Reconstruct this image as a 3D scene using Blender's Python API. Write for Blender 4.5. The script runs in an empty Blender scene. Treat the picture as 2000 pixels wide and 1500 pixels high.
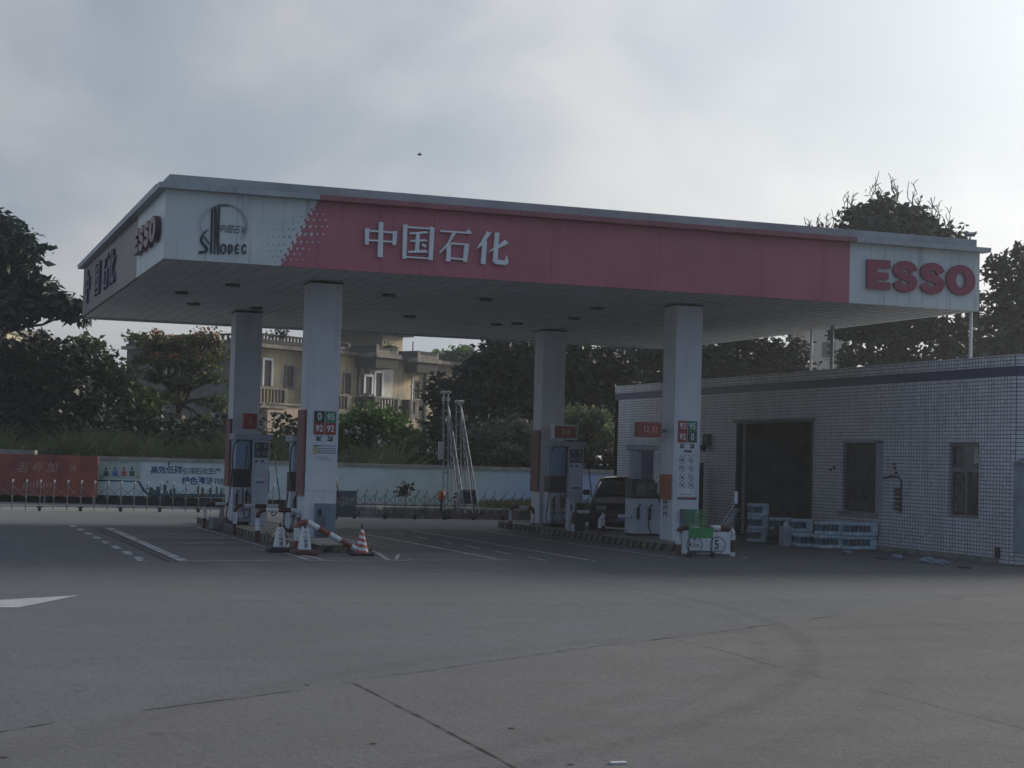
import bpy, bmesh, math, random
import numpy as np
from mathutils import Vector, Matrix
random.seed(7); rng = np.random.default_rng(7)
S = bpy.context.scene; COL = S.collection
# ------------------------------------------------------------------ camera, sky, sun, exposure
F_PX = 3300.0; CAM_H = 1.7
RM = np.array([[0.94083984, 0.04049026, 0.33642374], [-0.33777712, 0.0330651, 0.94064516], [0.02696308, -0.99863268, 0.04478565]])
cd = bpy.data.cameras.new('camera'); cam = bpy.data.objects.new('camera', cd); COL.objects.link(cam)
cam.matrix_world = Matrix([[RM[0][0], -RM[0][1], -RM[0][2], 0], [RM[1][0], -RM[1][1], -RM[1][2], 0], [RM[2][0], -RM[2][1], -RM[2][2], CAM_H], [0, 0, 0, 1]])
cd.sensor_width = 36; cd.lens = F_PX / 2000 * 36; cd.clip_end = 2000; cd.clip_start = 0.1
S.camera = cam
FW = Vector((RM[0][2], RM[1][2], 0)).normalized(); RT = Vector((FW.y, -FW.x, 0))
SUN_AZ = math.radians(54); SUN_EL = math.radians(17)     # azimuth to the right of the view
sd = (FW * math.cos(SUN_AZ) + RT * math.sin(SUN_AZ)) * math.cos(SUN_EL) + Vector((0, 0, math.sin(SUN_EL)))
sl = bpy.data.lights.new('sun', 'SUN'); sl.energy = 4.0; sl.angle = math.radians(13); sl.color = (1.0, .90, .76)
so = bpy.data.objects.new('sun', sl); COL.objects.link(so); so.rotation_euler = sd.to_track_quat('Z', 'Y').to_euler(); so.location = (30, 10, 30)
S.view_settings.view_transform = 'Standard'; S.view_settings.look = 'None'; S.view_settings.exposure = 0; S.view_settings.gamma = 1
W = bpy.data.worlds.new('World'); S.world = W; W.use_nodes = True
def world():
    nt = W.node_tree; n = nt.nodes; l = nt.links; n.clear()
    def N(t, **k):
        x = n.new(t)
        for a, b in k.items(): setattr(x, a, b)
        return x
    def m(op, a, b=None, c=None, clamp=False):
        x = N('ShaderNodeMath', operation=op, use_clamp=clamp)
        for i, v in enumerate((a, b, c)):
            if v is None: continue
            if isinstance(v, (int, float)): x.inputs[i].default_value = v
            else: l.new(v, x.inputs[i])
        return x.outputs[0]
    def mix(f, a, b, bl='MIX'):
        x = N('ShaderNodeMix', data_type='RGBA', blend_type=bl)
        for i, v in ((0, f), (6, a), (7, b)):
            if isinstance(v, (int, float)): x.inputs[i].default_value = v
            elif isinstance(v, tuple): x.inputs[i].default_value = (*v, 1)
            else: l.new(v, x.inputs[i])
        return x.outputs[2]
    sky = N('ShaderNodeTexSky', sky_type='NISHITA', sun_disc=False, sun_elevation=SUN_EL, sun_rotation=math.atan2(sd.x, sd.y), dust_density=2.5)
    skyc = mix(1.0, sky.outputs[0], (.028, .030, .034), 'MULTIPLY')
    tc = N('ShaderNodeTexCoord'); d = tc.outputs['Generated']
    sep = N('ShaderNodeSeparateXYZ'); l.new(d, sep.inputs[0])
    zz = m('MAXIMUM', sep.outputs[2], 0.0)
    den = m('ADD', zz, .45)
    cx = m('DIVIDE', sep.outputs[0], den); cy = m('DIVIDE', sep.outputs[1], den)
    cv = N('ShaderNodeCombineXYZ'); l.new(cx, cv.inputs[0]); l.new(cy, cv.inputs[1])
    nz = N('ShaderNodeTexNoise'); l.new(cv.outputs[0], nz.inputs[0]); nz.inputs['Scale'].default_value = 3.2; nz.inputs['Detail'].default_value = 5; nz.inputs['Roughness'].default_value = .5; nz.inputs['Distortion'].default_value = .35
    nz2 = N('ShaderNodeTexNoise'); l.new(cv.outputs[0], nz2.inputs[0]); nz2.inputs['Scale'].default_value = 1.5; nz2.inputs['Detail'].default_value = 3
    cl = m('ADD', m('MULTIPLY', nz.outputs[0], .62), m('MULTIPLY', nz2.outputs[0], .45))
    mr = N('ShaderNodeMapRange', interpolation_type='SMOOTHSTEP'); l.new(cl, mr.inputs[0]); mr.inputs[1].default_value = .42; mr.inputs[2].default_value = .66
    cloud = mix(mr.outputs[0], (.188, .225, .285), (.405, .408, .418))
    # brightening towards the sun through the thin cloud
    gd = (FW * math.cos(math.radians(21)) + RT * math.sin(math.radians(21))) * math.cos(math.radians(15)) + Vector((0, 0, math.sin(math.radians(15))))
    dp = N('ShaderNodeVectorMath', operation='DOT_PRODUCT'); l.new(d, dp.inputs[0]); dp.inputs[1].default_value = gd
    ang = m('ARCCOSINE', m('MINIMUM', dp.outputs['Value'], .99999))
    g1 = m('EXPONENT', m('MULTIPLY', m('MULTIPLY', ang, ang), -1 / (.36 ** 2)))
    g2 = m('EXPONENT', m('MULTIPLY', ang, -1 / .14))
    glow = mix(1.0, mix(g1, (0, 0, 0), (.27, .275, .265)), mix(g2, (0, 0, 0), (.28, .275, .24)), 'ADD')
    hz = m('EXPONENT', m('MULTIPLY', zz, -9.0))
    base = mix(m('MULTIPLY', hz, .65), cloud, (.33, .345, .365))
    # the side of the sky away from the sun is darker
    dk = N('ShaderNodeMapRange'); l.new(dp.outputs['Value'], dk.inputs[0]); dk.inputs[1].default_value = -.6; dk.inputs[2].default_value = .85; dk.inputs[3].default_value = 0.0; dk.inputs[4].default_value = 1.0
    base = mix(1.0, base, mix(dk.outputs[0], (.56, .71, .95), (1.0, 1.0, 1.0)), 'MULTIPLY')
    tot = mix(1.0, mix(.80, skyc, base), glow, 'ADD')
    bg = N('ShaderNodeBackground'); l.new(tot, bg.inputs[0]); bg.inputs[1].default_value = 1.5
    out = N('ShaderNodeOutputWorld'); l.new(bg.outputs[0], out.inputs[0])
world()

# ------------------------------------------------------------------ geometry of the view (used to survey real positions)
def ray(px, py):
    v = RM @ np.array([px - 1000., py - 750., F_PX]); return Vector(v)
C0 = Vector((0, 0, CAM_H))
def onplane(px, py, p, n):
    r = ray(px, py); t = (Vector(p) - C0).dot(n) / r.dot(n); return C0 + r * t
def onY(px, py, y): return onplane(px, py, (0, y, 0), Vector((0, 1, 0)))
def onX(px, py, x): return onplane(px, py, (x, 0, 0), Vector((1, 0, 0)))
def gr(px, py, z=0.): return onplane(px, py, (0, 0, z), Vector((0, 0, 1)))
def V(px, py, D): return onplane(px, py, FW * D, FW)

# ------------------------------------------------------------------ helpers
def tag(o, label=None, cat=None, group=None, kind=None):
    if label: o['label'] = label
    if cat: o['category'] = cat
    if group: o['group'] = group
    if kind: o['kind'] = kind
    return o
def empty(name, loc, label, cat, group=None, kind=None):
    o = bpy.data.objects.new(name, None); COL.objects.link(o); o.location = loc; o.empty_display_size = .2
    o['ox'] = tuple(loc)
    return tag(o, label, cat, group, kind)
def root_of(o):
    while o.parent: o = o.parent
    return o
class MB:
    def __init__(s): s.v = []; s.f = []; s.m = []
    def add(s, vs, fs, mi=0):
        b = len(s.v); s.v += [tuple(v) for v in vs]; s.f += [tuple(b + i for i in f) for f in fs]; s.m += [mi] * len(fs); return s
    def box(s, x0, x1, y0, y1, z0, z1, mi=0): return s.fbox(Vector((0, 0, 0)), Vector((1, 0, 0)), Vector((0, 1, 0)), Vector((0, 0, 1)), x0, x1, y0, y1, z0, z1, mi)
    def fbox(s, o, u, v, w, a0, a1, b0, b1, c0, c1, mi=0):
        P = [o + u * a + v * b + w * c for c in (c0, c1) for b in (b0, b1) for a in (a0, a1)]
        return s.add(P, [(0, 2, 3, 1), (4, 5, 7, 6), (0, 1, 5, 4), (2, 6, 7, 3), (0, 4, 6, 2), (1, 3, 7, 5)], mi)
    def tube(s, pts, r, n=8, mi=0, bands=None, cap=True):
        """bands: list of material index per segment"""
        pts = [Vector(p) for p in pts]; rs = r if isinstance(r, (list, tuple)) else [r] * len(pts)
        up = Vector((0, 0, 1)); rings = []
        for i, p in enumerate(pts):
            d = ((pts[min(i + 1, len(pts) - 1)] - p).normalized() + (p - pts[max(i - 1, 0)]).normalized())
            d = d.normalized() if d.length > 1e-6 else Vector((0, 0, 1))
            a = d.cross(up)
            if a.length < .15: a = d.cross(Vector((0, 1, 0)))
            if i and a.dot(pa) < 0: a = -a
            a.normalize(); pa = a; b = d.cross(a)
            rings.append([p + (a * math.cos(2 * math.pi * k / n) + b * math.sin(2 * math.pi * k / n)) * rs[i] for k in range(n)])
        base = len(s.v)
        for rg in rings: s.v += [tuple(q) for q in rg]
        for i in range(len(pts) - 1):
            for k in range(n):
                s.f.append((base + i * n + k, base + i * n + (k + 1) % n, base + (i + 1) * n + (k + 1) % n, base + (i + 1) * n + k)); s.m.append(bands[i] if bands else mi)
        if cap:
            s.f.append(tuple(base + k for k in range(n))[::-1]); s.m.append(bands[0] if bands else mi)
            s.f.append(tuple(base + (len(pts) - 1) * n + k for k in range(n))); s.m.append(bands[-1] if bands else mi)
        return s
    def lathe(s, c, prof, n=16, mi=0, mis=None):
        c = Vector(c); b = len(s.v)
        for r, z in prof:
            for k in range(n): s.v.append(tuple(c + Vector((r * math.cos(2 * math.pi * k / n), r * math.sin(2 * math.pi * k / n), z))))
        for i in range(len(prof) - 1):
            for k in range(n): s.f.append((b + i * n + k, b + i * n + (k + 1) % n, b + (i + 1) * n + (k + 1) % n, b + (i + 1) * n + k)); s.m.append(mis[i] if mis else mi)
        s.f.append(tuple(b + k for k in range(n))[::-1]); s.m.append(mis[0] if mis else mi)
        s.f.append(tuple(b + (len(prof) - 1) * n + k for k in range(n))); s.m.append(mis[-1] if mis else mi)
        return s
    def prism(s, poly, off, mi=0):
        """poly: points of a planar outline; off: vector the outline is pushed along"""
        n = len(poly); P = [Vector(p) for p in poly]; Q = [p + off for p in P]
        return s.add(P + Q, [tuple(range(n))[::-1], tuple(range(n, 2 * n))] + [(i, (i + 1) % n, n + (i + 1) % n, n + i) for i in range(n)], mi)
    def text(s, body, o, u, v, nrm, size, depth=.004, bold=0., align='CENTER', mi=0, sx=1., shear=0., space=1.):
        c = bpy.data.curves.new('lettering', 'FONT'); c.body = body; c.size = 1; c.align_x = align; c.align_y = 'CENTER'; c.offset = bold; c.resolution_u = 3; c.shear = shear; c.space_character = space
        ob = bpy.data.objects.new('lettering', c); me = bpy.data.meshes.new_from_object(ob)
        o = Vector(o); u = Vector(u).normalized(); v = Vector(v).normalized(); nrm = Vector(nrm).normalized()
        vs = [o + u * (q.co.x * size * sx) + v * (q.co.y * size) + nrm * depth for q in me.vertices]
        s.add(vs, [tuple(p.vertices) for p in me.polygons], mi)
        if depth > .012:
            b = len(s.v); vs2 = [q - nrm * depth for q in vs]
            cnt = {}
            for p in me.polygons:
                for e in p.edge_keys: cnt[e] = cnt.get(e, 0) + 1
            ed = [e for e in cnt if cnt[e] == 1]
            s.add(vs + vs2, [(a, b2, b2 + len(vs), a + len(vs)) for a, b2 in ed], mi)
        bpy.data.objects.remove(ob); bpy.data.meshes.remove(me); bpy.data.curves.remove(c); return s
    def build(s, name, mats, parent=None, bevel=0, smooth=False, origin=None):
        if not isinstance(mats, (list, tuple)): mats = [mats]
        if parent is not None: org = Vector(root_of(parent)['ox'])
        else:
            a = np.array(s.v); org = Vector(origin) if origin is not None else Vector(((a[:, 0].min() + a[:, 0].max()) / 2, (a[:, 1].min() + a[:, 1].max()) / 2, a[:, 2].min()))
        me = bpy.data.meshes.new(name); me.from_pydata([tuple(Vector(q) - org) for q in s.v], [], s.f)
        for mt in mats: me.materials.append(mt)
        me.polygons.foreach_set('material_index', s.m)
        if smooth: me.polygons.foreach_set('use_smooth', [True] * len(me.polygons))
        me.update()
        o = bpy.data.objects.new(name, me); COL.objects.link(o)
        if parent is not None: o.parent = parent
        else: o.location = org; o['ox'] = tuple(org)
        if bevel:
            b = o.modifiers.new('bevel', 'BEVEL'); b.width = bevel; b.segments = 2; b.limit_method = 'ANGLE'
        if smooth and not bevel:
            me.set_sharp_from_angle(angle=math.radians(40))
        return o
def children(o): return [c for c in bpy.data.objects if c.parent == o]
def dup(o, loc=None, parent=None, label=None, rz=None):
    c = o.copy(); COL.objects.link(c)
    if parent is not None: c.parent = parent
    elif loc is not None: c.location = loc; c['ox'] = tuple(loc)
    if rz is not None: c.rotation_euler.z = rz
    if label: c['label'] = label
    for ch in children(o): dup(ch, parent=c)
    return c

# ------------------------------------------------------------------ materials
MATS = {}
def mat(name, col, rough=.7, var=.12, scale=3., metal=0., bump=0., bscale=60., col2=None, spec=.5, streak=0., dirt=0.):
    if name in MATS: return MATS[name]
    m = bpy.data.materials.new(name); m.use_nodes = True; nt = m.node_tree; n = nt.nodes; l = nt.links
    p = n['Principled BSDF']; p.inputs['Roughness'].default_value = rough; p.inputs['Metallic'].default_value = metal
    p.inputs['Specular IOR Level'].default_value = spec
    tc = n.new('ShaderNodeTexCoord')
    nz = n.new('ShaderNodeTexNoise'); nz.inputs['Scale'].default_value = scale; nz.inputs['Detail'].default_value = 6; nz.inputs['Roughness'].default_value = .62
    l.new(tc.outputs['Object'], nz.inputs[0])
    mx = n.new('ShaderNodeMix'); mx.data_type = 'RGBA'
    c2 = col2 or tuple(max(0, c * (1 - 2.2 * var)) for c in col); c1 = tuple(min(1, c * (1 + var)) for c in col) if not col2 else col
    mr = n.new('ShaderNodeMapRange'); l.new(nz.outputs[0], mr.inputs[0]); mr.inputs[1].default_value = .32; mr.inputs[2].default_value = .68
    l.new(mr.outputs[0], mx.inputs[0]); mx.inputs[6].default_value = (*c2, 1); mx.inputs[7].default_value = (*c1, 1)
    out = mx.outputs[2]
    if streak:      # rain streaks: noise stretched vertically
        mp = n.new('ShaderNodeMapping'); mp.inputs['Scale'].default_value = (1, 1, .06); l.new(tc.outputs['Object'], mp.inputs[0])
        ns = n.new('ShaderNodeTexNoise'); ns.inputs['Scale'].default_value = 7; ns.inputs['Detail'].default_value = 5; l.new(mp.outputs[0], ns.inputs[0])
        ms = n.new('ShaderNodeMapRange'); l.new(ns.outputs[0], ms.inputs[0]); ms.inputs[1].default_value = .55; ms.inputs[2].default_value = .75; ms.inputs[3].default_value = 0; ms.inputs[4].default_value = streak
        mm = n.new('ShaderNodeMix'); mm.data_type = 'RGBA'; mm.blend_type = 'MULTIPLY'; l.new(ms.outputs[0], mm.inputs[0]); l.new(out, mm.inputs[6]); mm.inputs[7].default_value = (.35, .36, .36, 1); out = mm.outputs[2]
    l.new(out, p.inputs['Base Color'])
    rr = n.new('ShaderNodeMapRange'); l.new(nz.outputs[0], rr.inputs[0]); rr.inputs[3].default_value = max(.03, rough - .12); rr.inputs[4].default_value = min(1, rough + .12); l.new(rr.outputs[0], p.inputs['Roughness'])
    if bump:
        nb = n.new('ShaderNodeTexNoise'); nb.inputs['Scale'].default_value = bscale; nb.inputs['Detail'].default_value = 4; l.new(tc.outputs['Object'], nb.inputs[0])
        bp = n.new('ShaderNodeBump'); bp.inputs['Strength'].default_value = bump; bp.inputs['Distance'].default_value = .02; l.new(nb.outputs[0], bp.inputs['Height']); l.new(bp.outputs[0], p.inputs['Normal'])
    MATS[name] = m; return m
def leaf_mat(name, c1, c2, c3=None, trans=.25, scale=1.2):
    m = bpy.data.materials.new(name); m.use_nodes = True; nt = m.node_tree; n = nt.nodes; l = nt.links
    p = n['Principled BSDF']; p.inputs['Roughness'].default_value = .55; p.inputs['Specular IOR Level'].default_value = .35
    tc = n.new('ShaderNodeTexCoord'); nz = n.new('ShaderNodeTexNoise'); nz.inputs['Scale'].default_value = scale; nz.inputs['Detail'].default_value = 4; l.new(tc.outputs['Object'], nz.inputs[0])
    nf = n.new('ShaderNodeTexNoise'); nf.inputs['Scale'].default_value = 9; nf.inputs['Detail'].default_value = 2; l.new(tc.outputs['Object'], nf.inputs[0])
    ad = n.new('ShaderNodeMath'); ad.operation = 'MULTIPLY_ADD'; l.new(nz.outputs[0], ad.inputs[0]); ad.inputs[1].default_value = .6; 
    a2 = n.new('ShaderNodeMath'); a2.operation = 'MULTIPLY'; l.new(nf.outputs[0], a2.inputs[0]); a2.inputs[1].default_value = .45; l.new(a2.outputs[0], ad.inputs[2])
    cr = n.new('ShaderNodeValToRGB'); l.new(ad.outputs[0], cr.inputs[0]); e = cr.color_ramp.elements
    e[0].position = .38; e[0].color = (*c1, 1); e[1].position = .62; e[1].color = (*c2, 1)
    if c3: k = e.new(.72); k.color = (*c3, 1)  # palest leaf tone; also stands in for backlit leaf highlights
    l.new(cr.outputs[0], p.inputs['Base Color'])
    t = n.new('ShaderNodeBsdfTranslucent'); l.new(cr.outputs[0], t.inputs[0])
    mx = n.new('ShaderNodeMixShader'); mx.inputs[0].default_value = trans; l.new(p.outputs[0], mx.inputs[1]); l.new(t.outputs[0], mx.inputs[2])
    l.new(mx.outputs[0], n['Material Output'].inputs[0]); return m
def glass(name, col=(.02, .025, .03), rough=.08):
    m = mat(name, col, rough, .2, 2., spec=.6); return m
white_p = mat('white_paint', (.62, .66, .68), .45, .07, 1.5, bump=.05, streak=.35)
col_p = mat('column_cladding', (.62, .64, .66), .45, .06, 1.2, streak=.25, bump=.04)
fascia_w = mat('fascia_white', (.56, .62, .60), .4, .06, .8, streak=.6)
fascia_r = mat('fascia_red', (.41, .12, .155), .45, .08, .8, streak=.25)
lip_m = mat('cornice_grey', (.42, .46, .48), .5, .1, 1.2, streak=.5)
lip_r = mat('cornice_red', (.34, .13, .15), .5, .1, 1.2, streak=.4)
soffit = mat('soffit_panel', (.66, .67, .68), .6, .08, 1.2)
letter_w = mat('letter_white', (.68, .73, .74), .4, .05, 4)
letter_r = mat('letter_red', (.26, .04, .08), .4, .08, 3)
ink = mat('ink_dark', (.02, .028, .04), .5, .1, 8)
ink_soft = mat('ink_soft', (.10, .12, .14), .6, .1, 8)
rail_red = mat('rail_red', (.075, .025, .022), .45, .2, 6, bump=.05)
rail_white = mat('rail_white', (.60, .62, .64), .45, .12, 8)
black_m = mat('black_rubber', (.018, .02, .024), .55, .15, 6)
hose_m = mat('hose_black', (.012, .013, .016), .4, .1, 6)
steel = mat('galvanised_steel', (.34, .37, .42), .5, .2, 6, metal=.4)
steel_d = mat('dull_steel', (.20, .22, .24), .5, .2, 6, metal=.5)
pump_w = mat('pump_white', (.52, .55, .60), .4, .08, 4, streak=.3)
pump_g = mat('pump_grey', (.30, .33, .37), .45, .1, 4)
pump_blue = mat('pump_blue', (.20, .30, .42), .35, .1, 4)
pump_dark = mat('pump_dark', (.028, .034, .036), .4, .2, 4)
sign_red = mat('sign_red', (.30, .04, .035), .45, .12, 5)
sign_green = mat('sign_green', (.02, .20, .11), .45, .1, 5)
sign_dark = mat('sign_darkgreen', (.02, .045, .04), .45, .1, 5)
banner_r = mat('banner_red', (.20, .075, .07), .6, .15, 3, streak=.4)
kerb_y = mat('kerb_yellow', (.17, .155, .115), .8, .3, 8, bump=.1)
kerb_k = mat('kerb_black', (.035, .035, .035), .8, .3, 8, bump=.1)
conc = mat('island_concrete', (.22, .22, .21), .85, .2, 4, bump=.15)
glass_d = glass('dark_glass')
bark = mat('bark', (.06, .05, .04), .9, .3, 6, bump=.4, bscale=20)
green_p = mat('green_plastic', (.03, .22, .07), .45, .12, 6)
cyl_or = mat('orange_paint', (.55, .12, .04), .45, .12, 6)
# ------------------------------------------------------------------ ground
def ground_mat():
    m = bpy.data.materials.new('yard_paving'); m.use_nodes = True; nt = m.node_tree; n = nt.nodes; l = nt.links
    p = n['Principled BSDF']; tc = n.new('ShaderNodeTexCoord'); P = tc.outputs['Object']
    def M(op, a, b=None, c=None, clamp=False):
        x = n.new('ShaderNodeMath'); x.operation = op; x.use_clamp = clamp
        for i, v in enumerate((a, b, c)):
            if v is None: continue
            if isinstance(v, (int, float)): x.inputs[i].default_value = v
            else: l.new(v, x.inputs[i])
        return x.outputs[0]
    def noise(sc, det=5, ro=.6, vec=None, mp=None, dist=0):
        x = n.new('ShaderNodeTexNoise'); x.inputs['Scale'].default_value = sc; x.inputs['Detail'].default_value = det; x.inputs['Roughness'].default_value = ro; x.inputs['Distortion'].default_value = dist
        v = vec or P
        if mp: q = n.new('ShaderNodeMapping'); q.inputs['Scale'].default_value = mp[0]; q.inputs['Rotation'].default_value = (0, 0, mp[1]); l.new(v, q.inputs[0]); v = q.outputs[0]
        l.new(v, x.inputs[0]); return x.outputs[0]
    def rng_(v, a, b, c, d, sm=False):
        x = n.new('ShaderNodeMapRange'); l.new(v, x.inputs[0])
        if sm: x.interpolation_type = 'SMOOTHSTEP'
        for i, q in enumerate((a, b, c, d)): x.inputs[i + 1].default_value = q
        return x.outputs[0]
    def mix(f, a, b, bl='MIX'):
        x = n.new('ShaderNodeMix'); x.data_type = 'RGBA'; x.blend_type = bl
        for i, v in ((0, f), (6, a), (7, b)):
            if isinstance(v, (int, float)): x.inputs[i].default_value = v
            elif isinstance(v, tuple): x.inputs[i].default_value = (*v, 1)
            else: l.new(v, x.inputs[i])
        return x.outputs[2]
    sp = n.new('ShaderNodeSeparateXYZ'); l.new(P, sp.inputs[0]); X, Y = sp.outputs[0], sp.outputs[1]
    big = noise(.22, 5, .6); mid = noise(1.3, 6, .65); fine = noise(14, 4, .7); grit = noise(70, 3, .8)
    c = mix(rng_(big, .35, .65, 0, 1), (.113, .116, .119), (.150, .152, .154))
    c = mix(rng_(mid, .38, .66, 0, .55), c, (.13, .128, .124))
    c = mix(rng_(fine, .4, .7, 0, .35), c, (.24, .235, .225))
    c = mix(rng_(grit, .46, .62, 0, .6), c, (.085, .085, .085))
    c = mix(rng_(noise(38, 2, .5), .60, .72, 0, .35), c, (.30, .30, .29))
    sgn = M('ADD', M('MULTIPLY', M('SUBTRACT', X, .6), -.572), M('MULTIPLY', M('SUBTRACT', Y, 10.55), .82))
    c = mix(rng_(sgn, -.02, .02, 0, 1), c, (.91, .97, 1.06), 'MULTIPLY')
    # long drive-over smears running across the yard
    sm = noise(1.0, 5, .6, mp=((.16, 1.3, 1), math.radians(-12)), dist=.6)
    c = mix(rng_(sm, .48, .72, 0, .40), c, (.105, .104, .104))
    vo = n.new('ShaderNodeTexVoronoi'); vo.inputs['Scale'].default_value = .9; vo.inputs['Randomness'].default_value = 1; l.new(P, vo.inputs[0])
    st = M('ADD', vo.outputs['Distance'], M('MULTIPLY_ADD', fine, .16, -.08)); c = mix(rng_(st, .03, .09, .5, 0, True), c, (.075, .073, .072))
    pt = noise(.5, 3, .5, dist=1.5); c = mix(rng_(pt, .58, .66, 0, .10), c, (.235, .232, .225)); c = mix(rng_(pt, .36, .42, .16, 0), c, (.115, .114, .115))
    # tyre arcs
    def ring(cx, cy, r, w, k, x0=None):
        dx = M('SUBTRACT', X, cx); dy = M('SUBTRACT', Y, cy); rr = M('SQRT', M('ADD', M('MULTIPLY', dx, dx), M('MULTIPLY', dy, dy)))
        d = M('ABSOLUTE', M('SUBTRACT', rr, r)); f = rng_(d, w * .3, w, k, 0, True)
        return M('MULTIPLY', f, rng_(noise(2.3, 4, .7), .35, .6, .25, 1))
    for a in ((-3.45, 19.87, 12.89, .16, .38), (-3.45, 19.87, 12.45, .12, .2), (-2.2, 22.5, 15.9, .2, .16), (-4.5, 21, 15.2, .22, .2), (8, 36, 17.2, .25, .2), (12, 3, 13.2, .22, .22), (14, 1.5, 13.3, .2, .16)):
        c = mix(ring(*a), c, (.06, .06, .062))
    c = mix(rng_(Y, 38.3, 39.0, 0, .55), c, (.31, .305, .29))  # pale far concrete, with the strip's missing sunlight put into its colour
    # asphalt forecourt, with the soft-edged canopy shadow also painted into its colour
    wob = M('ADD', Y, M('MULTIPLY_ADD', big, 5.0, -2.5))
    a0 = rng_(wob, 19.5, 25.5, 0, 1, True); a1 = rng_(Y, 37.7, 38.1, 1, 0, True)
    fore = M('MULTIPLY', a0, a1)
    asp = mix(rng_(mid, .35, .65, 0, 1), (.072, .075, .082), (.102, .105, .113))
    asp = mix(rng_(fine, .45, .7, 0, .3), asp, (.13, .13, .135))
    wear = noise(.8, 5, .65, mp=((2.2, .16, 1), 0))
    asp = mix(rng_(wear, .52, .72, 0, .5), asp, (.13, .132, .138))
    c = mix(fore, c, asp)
    # muddy strip by the far gate
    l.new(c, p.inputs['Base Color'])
    l.new(rng_(mid, .3, .7, .75, .95), p.inputs['Roughness']); p.inputs['Specular IOR Level'].default_value = .35
    h = M('ADD', M('MULTIPLY', grit, .5), M('ADD', M('MULTIPLY', fine, .8), M('MULTIPLY', mid, 1.6)))
    b = n.new('ShaderNodeBump'); b.inputs['Strength'].default_value = .55; b.inputs['Distance'].default_value = .02; l.new(h, b.inputs['Height']); l.new(b.outputs[0], p.inputs['Normal'])
    return m
g = MB(); g.add([(-600, -300, 0), (700, -300, 0), (700, 900, 0), (-600, 900, 0)], [(0, 1, 2, 3)])
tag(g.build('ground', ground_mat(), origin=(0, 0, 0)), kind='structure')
# soil beyond the boundary wall
soil = mat('soil', (.10, .085, .055), .95, .3, 1.5, bump=.5, bscale=8, col2=(.04, .045, .025))
g = MB(); a = V(-900, 900, 52.6); b = V(1700, 900, 52.6); c_ = V(2600, 900, 200); d_ = V(-1800, 900, 200)
g.add([(q.x, q.y, .008) for q in (a, b, c_, d_)], [(0, 1, 2, 3)]); tag(g.build('soil_ground', soil), kind='structure')
# painted markings (thermoplastic, worn)
def worn_paint():
    m = mat('worn_road_paint', (.36, .37, .38), .7, .1, 5, bump=.1)
    nt = m.node_tree; n = nt.nodes; l = nt.links; p = n['Principled BSDF']
    tc = n.new('ShaderNodeTexCoord'); a = n.new('ShaderNodeTexNoise'); a.inputs['Scale'].default_value = 3.5; a.inputs['Detail'].default_value = 7; a.inputs['Roughness'].default_value = .75; l.new(tc.outputs['Object'], a.inputs[0])
    r = n.new('ShaderNodeMapRange'); l.new(a.outputs[0], r.inputs[0]); r.inputs[1].default_value = .38; r.inputs[2].default_value = .52; r.inputs[3].default_value = .25; r.inputs[4].default_value = 1
    l.new(r.outputs[0], p.inputs['Alpha']); return m
mk = MB()
def stripe(x0, y0, x1, y1, w, z=.004):
    d = Vector((x1 - x0, y1 - y0, 0)).normalized(); s_ = Vector((-d.y, d.x, 0)) * w / 2; A = Vector((x0, y0, z)); B = Vector((x1, y1, z))
    mk.add([A - s_, B - s_, B + s_, A + s_], [(0, 1, 2, 3)])
yy = 26.5
for i in range(8):      # dashes at the far left
    y0 = 26.3 + i * 1.58; stripe(3.48, y0, 3.53, y0 + .95, .13)
stripe(4.12, 26.30, 4.20, 37.3, .17)
stripe(4.12, 26.32, 6.1, 26.75, .09); stripe(6.1, 26.62, 9.75, 27.08, .08)
stripe(6.20, 26.5, 6.22, 38.1, .09); stripe(6.45, 26.45, 6.34, 28.4, .08)
stripe(4.3, 33.2, 6.1, 33.5, .06); stripe(4.4, 36.2, 6.1, 36.4, .06)
stripe(7.55, 26.95, 7.9, 28.9, .09); stripe(7.9, 28.9, 8.6, 38.0, .09); stripe(7.7, 26.97, 8.15, 28.4, .06)
stripe(9.58, 27.05, 9.45, 36.2, .10)
stripe(11.22, 26.85, 11.12, 37.8, .10)
for i in range(6):
    y0 = 26.95 + i * 1.72; stripe(10.33, y0, 10.38 , y0 + 1.05, .08)
stripe(4.9, 31.4, 5.6, 31.45, .12); stripe(4.4, 30.6, 4.9, 30.62, .07)
stripe(7.0, 23.6, 8.3, 23.9, .05); stripe(13.2, 27.9, 12.9, 38.4, .10)
pts = [(6.4, 26.5), (7.0, 26.42), (7.55, 26.55), (7.85, 26.8), (8.0, 27.1)]
for (a, b) in zip(pts, pts[1:]): stripe(*a, *b, .06)
pts = [(13.1, 27.9), (13.6, 27.65), (14.4, 27.7), (14.9, 28.3)]
for (a, b) in zip(pts, pts[1:]): stripe(*a, *b, .05)
tag(mk.build('road_markings', worn_paint()), kind='structure')
mk = MB(); arrow = mat('arrow_paint', (.42, .43, .44), .7, .12, 4, bump=.1)
A = [gr(155, 1163), gr(-60, 1176), gr(-260, 1168), gr(-260, 1186), gr(-40, 1187), gr(36, 1187)]
mk.add([(q.x, q.y, .004) for q in A], [(0, 1, 2, 3, 4, 5)]); tag(mk.build('painted_arrow', arrow), kind='structure')
# groove of the drain channel by the left lane line
ch = MB(); ch.box(3.84, 3.92, 26.25, 37.3, .001, .006); ch.box(4.0, 4.04, 26.25, 37.3, .001, .006)
tag(ch.build('drain_groove', mat('groove_dark', (.03, .032, .036), .9, .2, 3)), kind='structure')
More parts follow.
